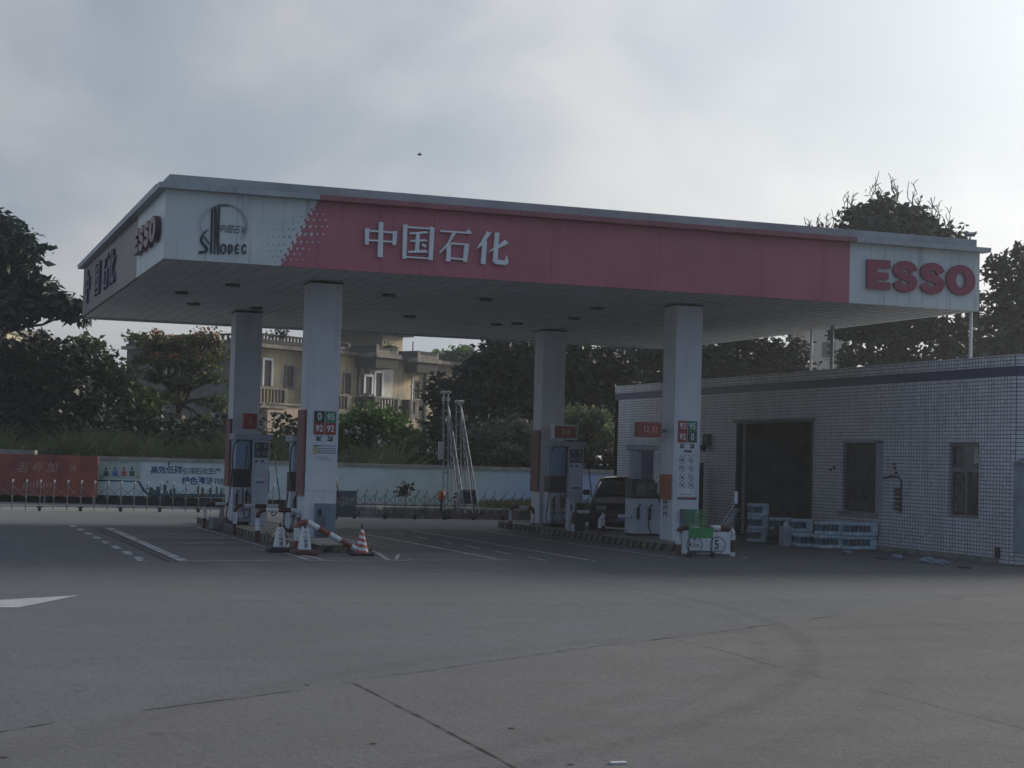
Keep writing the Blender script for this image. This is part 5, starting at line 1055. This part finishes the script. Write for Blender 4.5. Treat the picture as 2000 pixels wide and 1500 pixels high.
for a_ in (-.14, .12): mb = MB(); mb.box(c.x + a_, c.x + a_ + .04, c.y + .05, c.y + .1, .225, .449); mb.build('leg', steel, t)

# ------------------------------------------------------------------ old villa behind the trees
t_ = (RT * .583 + FW * .812); n_o = (RT * .812 - FW * .583)
OC = V(485, 880, 95.); OC.z = 0
def FPx(px, py, o=0.):
    q = onplane(px, py, OC + n_o * o, n_o); return (q - OC).dot(t_), q.z
vil = empty('old_villa', tuple(OC), 'weathered two storey villa with ochre plaster, balconies and a dark roof balustrade', 'house')
plast = mat('ochre_plaster', (.74, .58, .33), .9, .2, .7, bump=.2, bscale=12, col2=(.30, .27, .22), streak=.85)
plast_w = mat('pale_plaster', (.82, .79, .68), .9, .2, .5, bump=.2, bscale=12, col2=(.48, .45, .38), streak=.7)
grimy = mat('weathered_stone', (.050, .050, .045), .95, .35, .9, bump=.4, bscale=8, col2=(.03, .03, .028)); edge_m = mat('stone_edge', (.30, .27, .22), .9, .3, 1.6, bump=.2, col2=(.09, .085, .075))
gable = mat('gable_shaded', (.15, .15, .145), .95, .25, .35, bump=.3, bscale=6, col2=(.075, .08, .075), streak=.5)  # grey of the end wall carries its shade in the colour
pink = mat('faded_pink', (.50, .38, .28), .9, .2, .6, col2=(.38, .32, .24), streak=.5)
win_d = mat('window_dark', (.022, .022, .025), .35, .3, 4)
def fb(mb, t0, t1, o0, o1, z0, z1, mi=0): mb.fbox(OC, t_, n_o, UP, t0, t1, o0, o1, z0, z1, mi)
zc = FPx(513, 680)[1]; zp = FPx(513, 652)[1]      # cornice and parapet heights
zb1 = FPx(535, 757)[1]; z1f = FPx(535, 783)[1] 
tt = lambda px, py=730: FPx(px, py)[0]
T0, T1, T2b, T3, T4, T5 = 0, tt(590), tt(699), tt(787), tt(829), tt(1000)
mb = MB(); fb(mb, T0, T1, -10, 0, 0, zc, 0); mb.build('wall', plast, vil)
mb = MB(); fb(mb, T1 + .01, T2b, -10, .75, 0, zc, 0); mb.build('wall', plast, vil)
mb = MB(); fb(mb, T2b + .01, tt(745), -10, .95, 0, zc, 0); mb.build('wall', plast_w, vil)
mb = MB(); fb(mb, tt(745) + .01, T3, -10, .85, 0, zc, 0); fb(mb, T3 + .01, T5, -10, .5, 0, zc, 0); mb.build('wall', plast, vil)
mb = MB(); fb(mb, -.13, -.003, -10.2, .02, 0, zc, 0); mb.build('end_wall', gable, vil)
mb = MB(); fb(mb, T0 - .5, T1 - .3, -10.3, .7, zc + .002, zc + .2, 0); fb(mb, T1 - .299, T5, -10.3, 1.3, zc + .003, zc + .2, 0); fb(mb, T0 - .3, T5, -10.1, .6, zc + .201, zc + .35, 1); mb.build('cornice', [edge_m, grimy], vil)
def balustrade(name, t0, t1, o0, z0, z1, mt, ends=True, along='t', step=.28, edge=True):
    mb = MB(); P = (lambda a0, a1, b0, b1, c0, c1, mi=0: fb(mb, a0, a1, b0, b1, c0, c1, mi)) if along == 't' else (lambda a0, a1, b0, b1, c0, c1, mi=0: fb(mb, b0, b1, a0, a1, c0, c1, mi))
    P(t0, t1, o0, o0 + .16, z1 - .12, z1, 0); P(t0, t1, o0, o0 + .16, z0, z0 + .14, 1 if edge else 0)
    k = t0 + .1
    while k < t1 - .1: P(k, k + .11, o0 + .03, o0 + .13, z0 + .141, z1 - .121, 0); k += step
    if ends:
        for a in (t0, t1 - .22): P(a, a + .22, o0 - .02, o0 + .18, z0 + .142, z1 - .122, 1 if edge else 0)
    return mb.build(name, mt, vil)
balustrade('roof_balustrade', T0, T1 - .2, .3, zc + .352, zp, [grimy, grimy]); balustrade('roof_balustrade', T1 + .0, tt(669), .4, zc + .352, zp, [grimy, edge_m])
# projecting roof balconies: long side faces the camera, front faces right
def roof_bay(px0, px1, d, zA, zB, nm='roof_balcony'):
    t0, t1 = FPx(px0, 690, d)[0], FPx(px1, 690, d)[0]
    mb = MB(); fb(mb, t0 - .15, t1 + .15, .02, d + .15, zA - .28, zA - .02, 0); fb(mb, t0, t1, .02, d, zA - .9, zA - .281, 1); mb.build(nm, [edge_m, grimy], vil)
    mb = MB(); fb(mb, t0, t0 + .18, .03, d, zA, zB, 0); fb(mb, t0 + .181, t1 - .2, d - .16, d, zA + .18, zB, 0); fb(mb, t0 + .181, t1 - .2, d - .17, d + .02, zA, zA + .178, 1); fb(mb, t1 - .199, t1, .03, d + .02, zA, zB, 1); fb(mb, t0 - .02, t0 + .2, d + .001, d + .04, zA, zB + .03, 1)
    mb.build('bay_balustrade', [grimy, edge_m], vil)
roof_bay(735, 778, 2.4, zc + .21, zp - .15); roof_bay(816, 857, 1.9, zc + .2, zp - .2)
balustrade('roof_balustrade', tt(787), tt(812), .3, zc + .352, zp - .15, [grimy, grimy], step=.5); balustrade('roof_balustrade', tt(858), T5, .3, zc + .352, zp - .1, [grimy, grimy], step=.45)
mb = MB(); k = -9.9
fb(mb, -.12, .04, -10.1, .2, zp - .12, zp, 0); fb(mb, -.12, .04, -10.1, .2, zc + .352, zc + .45, 0)
while k < 0: fb(mb, -.09, .01, k, k + .12, zc + .451, zp - .121, 0); k += .42
for a in (-10.1, -5, -.3): fb(mb, -.14, .06, a, a + .3, zc + .452, zp - .122, 0)
mb.build('roof_balustrade', grimy, vil)
# first floor balconies
def balc(px0, px1, py, d, nm='balcony', solid=False):
    t0, t1 = FPx(px0, py, d)[0], FPx(px1, py, d)[0]; zt = FPx((px0 + px1) / 2, py, d)[1]; zb = zt - .85
    mb = MB(); fb(mb, t0, t1, .4, d, zb - .3, zb, 0); fb(mb, t0, t1, d - .14, d, zt - .1, zt, 0); fb(mb, t0, t0 + .14, .4, d - .141, zb + .001, zt, 1); fb(mb, t1 - .14, t1, .4, d - .141, zt - .1, zt, 0)
    k = t0 + .05
    while k < t1 - .08: fb(mb, k, k + .1, d - .12, d - .03, zb + .001, zt - .101, 2); k += .27
    for a in (t0, t1 - .25): fb(mb, a, a + .25, d - .15, d + .02, zb + .002, zt - .102, 0)
    mb.build(nm, [edge_m, grimy, grimy], vil)
balc(500, 562, 757, 1.3); balc(733, 782, 776, 2.3); balc(802, 816, 781, 1.5); balc(640, 684, 770, 1.7)
# windows: dark opening, pale surround, sill
def vwin(px0, px1, py0, py1, o, framed=False, shut=None, name='window'):
    t0, z1 = FPx(px0, (py0 + py1) / 2, o)[0], FPx(px0, py0, o)[1]; t1, z0 = FPx(px1, (py0 + py1) / 2, o)[0], FPx(px1, py1, o)[1]
    mb = MB(); fb(mb, t0, t1, o + .004, o + .02, z0, z1, 0); w_ = mb.build(name, win_d, vil)
    mb = MB(); m0 = .14 if framed else .07
    fb(mb, t0 - m0, t0 - .002, o + .003, o + .10, z0, z1 + m0); fb(mb, t1 + .002, t1 + m0, o + .003, o + .10, z0, z1 + m0); fb(mb, t0, t1, o + .003, o + .10, z1 + .002, z1 + m0); 
    if not framed: fb(mb, t0 - .12, t1 + .12, o + .003, o + .16, z0 - .12, z0 - .003)
    mb.build('surround', white_p if framed else edge_m, w_)
    mb = MB(); tm = (t0 + t1) / 2; fb(mb, tm - .03, tm + .03, o + .021, o + .04, z0, z1); fb(mb, t0, t1, o + .041, o + .055, z1 - .5, z1 - .44); mb.build('glazing_bar', shut or mat('old_timber', (.10, .06, .05), .8, .2, 4), w_)
for a in ((514, 528, 703, 754, 0, True), (557, 571, 716, 755, 0), (671, 683, 730, 770, .75), (712, 724, 735, 769, .95, True), (732, 744, 728, 774, .95, True), (789, 799, 743, 781, .5), (808, 817, 745, 779, .5), (551, 568, 803, 846, 0), (519, 524, 795, 850, 0), (862, 868, 752, 776, .5)): vwin(*a)
for px, o in ((699, .97), (829, .52)): mb = MB(); t0 = FPx(px, 740, o)[0]; fb(mb, t0 - .09, t0 + .09, o, o + .14, 0, zc); mb.build('drainpipe', grimy, vil)
mb = MB(); t0 = FPx(787, 740, .6)[0]; fb(mb, t0 - .05, t0 + .05, 1.32, 1.42, 0, zc + 1.2); mb.build('drainpipe', steel, vil)
# lower floor lean-to with peeling pink render
tA, tB = FPx(522, 830, 1.2)[0], FPx(600, 830, 1.2)[0]
mb = MB(); fb(mb, tA, tB, .01, 1.2, 0, FPx(560, 792, 1.2)[1]); mb.build('lean_to', pink, vil)
mb = MB(); fb(mb, tA - .1, tB, .011, 1.35, FPx(560, 792, 1.2)[1] + .002, FPx(560, 792, 1.2)[1] + .12); mb.build('lean_to_roof', edge_m, vil)
# penthouse on the roof
o1 = -1.0; ta = FPx(748, 665, o1)[0]; tb_ = FPx(787, 665, o1)[0]; zt = FPx(760, 655, o1)[1]
mb = MB(); fb(mb, ta, tb_, -6.2, o1, zc + .36, zt, 0); mb.build('penthouse', plast, vil)
mb = MB(); fb(mb, ta - .12, ta - .003, -6.2, o1 - .01, zc + .36, zt, 0); mb.build('penthouse_end', mat('mossy_shaded_wall', (.15, .10, .08), .95, .3, .8, col2=(.10, .115, .05)), vil)  # mossy side wall, its shade also put into the brown
mb = MB(); fb(mb, ta - .6, tb_ + .5, -6.6, o1 + .5, zt + .003, zt + .2, 0); mb.build('penthouse_roof', grimy, vil)
# two far buildings glimpsed between trees
def farb(lab, px0, px1, py0, D, mt):
    a, b = V(px0, py0, D), V(px1, py0, D); t = empty('apartment_block', (a.x, a.y, 0), lab, 'building'); w_ = (b - a).length
    mb = MB(); mb.fbox(Vector((a.x, a.y, 0)), RT, FW, UP, 0, w_, 0, 10, 0, a.z); mb.build('wall', mt, t)
    mb = MB(); mb.fbox(Vector((a.x, a.y, 0)), RT, FW, UP, -.2, w_ + .2, -.2, 10.2, a.z + .002, a.z + .4); mb.build('roof', edge_m, t)
    k = .6
    while k < w_ - .8:
        z = a.z - 1.6
        while z > 1: mb = MB(); mb.fbox(Vector((a.x, a.y, 0)), RT, FW, UP, k, k + .9, -.02, -.003, z - .5, z + .6); mb.build('window', win_d, t); z -= 3
        k += 2.2
farb('pale beige block glimpsed between trunks behind the station roof', 1590, 1660, 640, 120, mat('beige_render', (.50, .47, .38), .8, .1, 1))
farb('pale yellow building top at the far left edge behind the trees', -80, 14, 647, 110, mat('yellow_render', (.48, .45, .30), .8, .1, 1))
# ------------------------------------------------------------------ trees and greenery
def leaves(centers, n_per, spread, size, asp=1.8, droop=0., flat=1.):
    n_per = int(n_per * 1.25); size = size * .88
    """leaf quads scattered about twig centres; returns verts, faces"""
    c = np.repeat(np.array(centers, float), n_per, axis=0); N = len(c)
    off = rng.normal(size=(N, 3)) * np.array([spread, spread, spread * .6 * flat]) * np.repeat(rng.uniform(.6, 1.3, size=(len(centers), 1)), n_per, axis=0); c = c + off
    a = rng.normal(size=(N, 3)); a[:, 2] = a[:, 2] * .5 - droop; a /= np.linalg.norm(a, axis=1)[:, None]
    b = rng.normal(size=(N, 3)); b -= (b * a).sum(1)[:, None] * a; b /= np.linalg.norm(b, axis=1)[:, None]
    s = size * rng.uniform(.4, 1.5, size=(N, 1)); L = a * s * asp; B = b * s * .5
    nrm = np.cross(a, b) * s * .18
    v = np.stack([c, c + L * .45 + B + nrm, c + L, c + L * .45 - B + nrm], axis=1).reshape(-1, 3); return v
def leaf_obj(name, v, mt, parent):
    org = np.array(root_of(parent)['ox']); me = bpy.data.meshes.new(name); nf = len(v) // 4
    me.vertices.add(len(v)); me.vertices.foreach_set('co', (v - org).astype(np.float32).ravel())
    me.loops.add(nf * 4); me.loops.foreach_set('vertex_index', np.arange(nf * 4, dtype=np.int32)); me.polygons.add(nf); me.polygons.foreach_set('loop_start', np.arange(0, nf * 4, 4, dtype=np.int32)); me.polygons.foreach_set('loop_total', np.full(nf, 4, dtype=np.int32))
    me.materials.append(mt); me.update(calc_edges=True); o = bpy.data.objects.new(name, me); COL.objects.link(o); o.parent = parent; return o
def limb(mb, a, b, r0, r1, n=5, wob=.12):
    a, b = Vector(a), Vector(b); L_ = (b - a).length; P, R_ = [], []
    for i in range(n + 1):
        f = i / n; w_ = 0 if i in (0, n) else wob * L_; P.append(a.lerp(b, f) + Vector((random.uniform(-w_, w_), random.uniform(-w_, w_), random.uniform(-w_, w_) * .5)) * .5 + Vector((0, 0, .08 * L_ * math.sin(math.pi * f)))); R_.append(r0 + (r1 - r0) * f)
    mb.tube(P, R_, 6, cap=False); return P
def tree(lab, D, base_px, blobs, mt, cat='tree', name='tree', leaf=.16, dens=1.0, clump=.55, group='trees beyond the wall', asp=1.8, trunk_r=.18, fork=None, nlimb=5, deep=1.0, fill=.55, droop=.0, flat=1., base_z=0., show=True):
    """blobs: (px, py, rx, rz) in picture units at distance D, turned into real metres"""
    k = D / F_PX; bp = V(base_px[0], base_px[1], D); bp.z = base_z
    t = empty(name, tuple(bp), lab, cat, group); cents = []; B = []
    for (px, py, rx, rz_) in blobs:
        c = V(px, py, D + random.uniform(-.6, .6) * deep); B.append((c, rx * k, rz_ * k))
        R_, Rz = rx * k, rz_ * k; n_ = max(6, int(dens * 4.2 * (R_ * R_ * 1.2 + R_ * Rz * 2) / (clump * clump)))
        for _ in range(n_):
            u = Vector(rng.normal(size=3)).normalized(); f = random.uniform(fill, 1.0) ** .6
            p = c + RT * (u.x * R_ * f) + FW * (u.y * R_ * .85 * f * deep) + UP * (u.z * Rz * f)
            if p.z > base_z + .25: cents.append(tuple(p))
    v = leaves(cents, int(34 * (clump / .55) ** 2 / (leaf / .16) ** 1.2), clump * .42, leaf, asp, droop, flat)
    leaf_obj('crown', v, mt, t)
    mb = MB(); fk = V(fork[0], fork[1], D) if fork else bp.lerp(B[0][0], .45)
    P = limb(mb, bp, fk, trunk_r, trunk_r * .7, 6, .06)
    for (c, R_, Rz) in B[:nlimb * 2]:
        m_ = limb(mb, fk, c + Vector((0, 0, Rz * .3)), trunk_r * .5, trunk_r * .12, 6, .12)
        for _ in range(3): q = m_[random.randrange(2, 6)]; limb(mb, q, c + RT * random.uniform(-R_, R_) * .9 + UP * random.uniform(-.2, .9) * Rz + FW * random.uniform(-R_, R_) * .5, trunk_r * .2, .012, 4, .15)
    mb.build('trunk', bark, t, smooth=True); return t, cents
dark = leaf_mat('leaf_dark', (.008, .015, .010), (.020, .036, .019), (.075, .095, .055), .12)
mid = leaf_mat('leaf_mid', (.025, .045, .018), (.085, .13, .038), (.19, .24, .07), .35)
olive = leaf_mat('leaf_olive', (.05, .075, .03), (.12, .145, .06), (.20, .17, .08), .3)
bright = leaf_mat('leaf_bright', (.035, .07, .02), (.09, .16, .04), (.15, .22, .06), .35)
grey_l = leaf_mat('leaf_grey', (.04, .055, .04), (.10, .12, .085), (.20, .22, .16), .25, 2.2)
backlit = leaf_mat('leaf_backlit', (.04, .05, .04), (.07, .085, .065), None, .15)
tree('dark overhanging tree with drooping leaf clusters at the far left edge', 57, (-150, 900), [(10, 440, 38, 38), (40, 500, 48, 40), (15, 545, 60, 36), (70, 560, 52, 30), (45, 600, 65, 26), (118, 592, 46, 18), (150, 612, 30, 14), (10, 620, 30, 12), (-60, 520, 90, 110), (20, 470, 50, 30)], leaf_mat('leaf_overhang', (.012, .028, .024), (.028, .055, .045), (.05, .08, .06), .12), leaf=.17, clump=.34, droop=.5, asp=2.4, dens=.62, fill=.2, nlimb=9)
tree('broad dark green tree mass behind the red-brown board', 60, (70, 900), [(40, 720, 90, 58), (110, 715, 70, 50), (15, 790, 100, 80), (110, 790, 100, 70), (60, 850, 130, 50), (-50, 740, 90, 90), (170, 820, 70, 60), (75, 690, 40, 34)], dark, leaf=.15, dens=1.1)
tree('green tree with reddish top sloping down to the right of the dark mass', 62.5, (225, 900), [(180, 705, 45, 30), (205, 745, 60, 40), (240, 790, 62, 48), (265, 840, 62, 50), (170, 790, 60, 60), (200, 860, 80, 40), (285, 800, 25, 40), (165, 675, 24, 14)], mid, leaf=.14, dens=.95, fill=.45)
ft, fc = tree('spreading flame tree with orange blossom and visible limbs before the grey gable', 64, (356, 900), [(300, 668, 50, 14), (350, 672, 60, 16), (400, 665, 45, 16), (290, 700, 45, 14), (340, 705, 60, 16), (400, 705, 48, 16), (360, 740, 60, 14), (425, 740, 34, 14), (310, 735, 40, 12), (330, 775, 30, 10), (420, 790, 36, 16), (400, 830, 45, 18), (270, 660, 28, 10), (440, 700, 26, 14)], olive, leaf=.11, dens=.42, clump=.40, fork=(350, 790), nlimb=14, fill=.2, flat=.6, trunk_r=.2)
fl = [c for c in fc if (V(350, 700, 64).z - .2 < c[2])]; random.shuffle(fl)
leaf_obj('blossom', leaves([(c[0], c[1], c[2] + .15) for c in fl[:34]], 26, .17, .10, 1.3), mat('blossom_orange', (.36, .15, .07), .7, .2, 8), ft)
tree('bright green bush with white flowers right of the front left column', 58, (740, 900), [(740, 832, 55, 30), (700, 850, 50, 40), (775, 858, 45, 32), (815, 880, 36, 24), (740, 880, 90, 32), (690, 890, 50, 30), (720, 815, 30, 16)], bright, 'bush', 'flowering_bush', leaf=.15, dens=1.0, fill=.45, trunk_r=.08, clump=.45)
bt = bpy.data.objects['flowering_bush']
leaf_obj('blossom', leaves([tuple(V(px, py, 56.6)) for px, py in ((702, 838), (683, 842), (746, 858), (742, 866), (813, 881), (700, 850), (846, 880), (676, 890), (682, 893), (774, 892))], 12, .10, .10, 1.2), mat('blossom_white', (.42, .42, .38), .7, .2, 8), bt)
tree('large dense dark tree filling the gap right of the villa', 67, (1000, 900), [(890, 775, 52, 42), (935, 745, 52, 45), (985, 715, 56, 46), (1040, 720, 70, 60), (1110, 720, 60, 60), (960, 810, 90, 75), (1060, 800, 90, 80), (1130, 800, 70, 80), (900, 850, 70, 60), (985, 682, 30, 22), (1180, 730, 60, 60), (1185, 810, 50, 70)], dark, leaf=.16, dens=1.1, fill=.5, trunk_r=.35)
tree('grey-green shrub left of the rear right column above the wall', 58, (985, 905), [(960, 855, 36, 28), (1000, 850, 40, 34), (1035, 870, 36, 36), (985, 885, 60, 24)], grey_l, 'bush', 'shrub', leaf=.12, dens=.8, clump=.4, trunk_r=.06)
tree('pale leaved bush just right of the rear right column', 58, (1150, 905), [(1130, 810, 26, 22), (1160, 820, 30, 28), (1150, 860, 36, 36), (1180, 850, 20, 36)], leaf_mat('leaf_pale', (.05, .07, .03), (.14, .17, .09), (.30, .32, .20), .35, 3), 'bush', 'shrub', leaf=.12, dens=.8, clump=.36, trunk_r=.06)
tree('dark tree behind the station roof between the two right columns', 72, (1250, 900), [(1230, 715, 60, 50), (1290, 710, 50, 50), (1240, 800, 60, 70), (1340, 700, 50, 50)], dark, leaf=.17, dens=.9)
tree('dark low tree behind the station roof right of the front right column', 66, (1450, 850), [(1410, 700, 50, 46), (1470, 705, 55, 44), (1530, 700, 46, 46), (1440, 760, 80, 50), (1550, 750, 60, 40), (1380, 720, 40, 40)], dark, leaf=.17, dens=.85)
t9, c9 = tree('tall open tree with bare twig tips rising above the canopy roof', 60, (1700, 880), [(1725, 430, 42, 46), (1770, 430, 34, 34), (1690, 470, 55, 34), (1640, 475, 42, 26), (1790, 470, 46, 34), (1845, 470, 40, 28), (1600, 460, 30, 12), (1760, 500, 90, 40), (1690, 560, 110, 50), (1830, 560, 60, 60), (1690, 640, 60, 30), (1740, 655, 55, 28), (1800, 645, 50, 30), (1860, 650, 30, 36), (1655, 700, 40, 16), (1750, 705, 70, 20), (1900, 620, 30, 60), (1620, 520, 60, 40), (1870, 680, 50, 24), (1700, 440, 70, 40), (1780, 450, 60, 36)], backlit, leaf=.17, dens=.72, clump=.5, fill=.2, nlimb=9, fork=(1700, 640), trunk_r=.22)
mb = MB()
for px, py, h_ in ((1640, 440, 34), (1655, 415, 44), (1665, 405, 30), (1700, 400, 38), (1718, 385, 40), (1744, 380, 40), (1750, 385, 26), (1782, 400, 44), (1790, 410, 32), (1825, 425, 38), (1832, 430, 30), (1600, 452, 28), (1620, 450, 34), (1850, 440, 26), (1575, 455, 22)):
    a = V(px, py + 14, 60); 
    for j in range(3):
        b = V(px + random.uniform(-9, 9), py - h_ * random.uniform(.45, .95), 60); m_ = limb(mb, a, b, .022, .010, 4, .2)
        for _ in range(2): q_ = m_[random.randrange(2, 5)]; limb(mb, q_, q_ + RT * random.uniform(-.22, .22) + UP * random.uniform(.1, .28), .014, .010, 2, .1)
mb.build('twigs', bark, t9)
tree('tall leafy tree cut by the right edge beyond the canopy end', 56, (1990, 880), [(1985, 530, 36, 46), (1960, 590, 34, 40), (2000, 610, 45, 60), (1950, 650, 40, 40), (1990, 690, 50, 40), (2060, 560, 60, 90), (1945, 530, 16, 26), (1930, 690, 34, 24)], leaf_mat('leaf_right', (.035, .05, .032), (.075, .095, .06), (.12, .13, .09), .2), leaf=.16, dens=.7, fill=.25, clump=.45)
tree('hazy feathery tree top far behind the villa end', 110, (895, 900), [(885, 697, 24, 14), (905, 700, 22, 16), (870, 704, 16, 10), (925, 706, 16, 12)], bright, leaf=.3, dens=1, clump=.8)
tree('small dark shrub growing on the villa parapet', 92, (548, 655), [(548, 650, 10, 7), (541, 655, 7, 4)], dark, 'plant', 'roof_plant', leaf=.12, clump=.35, trunk_r=.03, base_z=V(548, 664, 92).z, group='plants on the villa roof')
tree('brownish shrub growing on the right roof balcony of the villa', 92, (765, 683), [(765, 678, 11, 5), (757, 681, 7, 3)], olive, 'plant', 'roof_plant', leaf=.12, clump=.35, trunk_r=.03, base_z=V(765, 686, 92).z, group='plants on the villa roof')
# reeds standing behind the wall
def reeds(name, lab, r0, r1, d0, d1, n, hmin, hmax, base, mt, w=.035):
    r = rng.uniform(r0, r1, n); d = rng.uniform(d0, d1, n); h_ = rng.uniform(hmin, hmax, n) * (1 + .12 * np.sin(r * 1.3)); lean = rng.normal(size=n) * .5; ld = rng.normal(size=n) * .2
    F3 = np.array(FW); R3 = np.array(RT); p = F3 * d[:, None] + R3 * r[:, None]; p[:, 2] += base
    up = np.array([0, 0, 1.]); side = R3 * w * rng.uniform(.5, 1.2, n)[:, None]
    m1 = p + up * (h_ * .6)[:, None] + R3 * (lean * h_ * .2)[:, None]; tip = p + up * (h_ * .92)[:, None] + R3 * (lean * h_ * .75)[:, None] + F3 * (ld * h_)[:, None]
    v = np.stack([p - side, p + side, m1 + side, m1 - side, m1 - side, m1 + side, tip + side * .15, tip - side * .15], axis=1).reshape(-1, 3)
    me = bpy.data.meshes.new(name); nf = len(v) // 4; c = V(0, 0, 54); org = np.array([FW.x * d0, FW.y * d0, base])
    me.from_pydata([tuple(q) for q in v - org], [], [tuple(range(4 * i, 4 * i + 4)) for i in range(nf)]); me.materials.append(mt); o = bpy.data.objects.new(name, me); COL.objects.link(o); o.location = org; return tag(o, lab, 'reeds', kind='stuff')
reed_m = leaf_mat('reed_leaf', (.03, .048, .02), (.07, .10, .045), (.20, .24, .14), .25, 2.6)
reeds('tall_reeds', 'tall pale tipped reed grass growing thickly behind the painted wall', -19, -7.2, 53.2, 57.5, 6500, .9, 2.5, 0, reed_m)
reeds('tall_reeds', 'reed grass behind the wall between the two left columns', -7.2, -3.5, 53.2, 56, 1100, .9, 2.3, 0, reed_m)
reeds('planter_weeds', 'low weeds in the raised bed before the blue wall', -.8, 4.5, 48.0, 50.2, 2500, .15, .42, .2, leaf_mat('weed_leaf', (.05, .065, .03), (.12, .13, .07), None, .3), .02)
c = V(792, 948, 50.6)
tree('thin dark sapling in the raised bed before the wall', 50.6, (792, 985), [(792, 950, 7, 16), (788, 962, 7, 8)], dark, 'plant', 'sapling', leaf=.08, clump=.2, trunk_r=.02, base_z=.2, group='plants in the raised bed')
# undergrowth closing the gaps behind the wall
def hedge(r0, r1, d0, d1, n, zh, mt):
    o = empty('undergrowth', tuple(FW * d0 + RT * (r0 + r1) / 2), 'x', 'x'); F3 = np.array(FW); R3 = np.array(RT)
    c = F3 * rng.uniform(d0, d1, n)[:, None] + R3 * rng.uniform(r0, r1, n)[:, None]; c[:, 2] = rng.uniform(0, 1, n) ** .8 * zh * (1 + .3 * np.sin(np.arange(n)))
    l_ = leaf_obj('undergrowth', leaves(c, 22, .3, .16), mt, o); org = Vector(o['ox']); bpy.data.objects.remove(o); l_.parent = None; l_.location = org
    l_.name = 'undergrowth'; tag(l_, 'dense dark undergrowth along the back of the wall', 'undergrowth', kind='stuff')
hedge(-22, 14, 58, 61, 2200, 2.3, dark)
# bird
q = V(820, 302, 60); t = empty('bird', tuple(q), 'small dark bird flying high in the grey sky', 'bird')
mb = MB(); mb.tube([q + RT * -.09, q + RT * -.04, q + RT * .02, q + RT * .08], [.012, .035, .03, .01], 8); mb.build('body', ink, t, smooth=True)
for s_ in (-1, 1): mb = MB(); mb.prism([q + RT * -.03, q + RT * .03, q + RT * (.02) + UP * .05 + FW * .10 * s_, q + RT * -.01 + UP * .06 + FW * .11 * s_], UP * .006); mb.build('wing', ink, t)
for o in bpy.data.objects:
    if 'ox' in o: del o['ox']

# hazy humid air
hb = MB(); hb.box(-150, 260, -8, 330, -1, 40); hz_o = hb.build('haze', [], origin=(0, 0, 0)); tag(hz_o, kind='stuff')
hm = bpy.data.materials.new('humid_air'); hm.use_nodes = True; n_ = hm.node_tree.nodes; n_.clear(); pv = n_.new('ShaderNodeVolumePrincipled'); ou = n_.new('ShaderNodeOutputMaterial'); hm.node_tree.links.new(pv.outputs[0], ou.inputs['Volume'])
pv.inputs['Color'].default_value = (.86, .92, 1.0, 1); pv.inputs['Density'].default_value = .0008; pv.inputs['Anisotropy'].default_value = .45; hz_o.data.materials.append(hm)
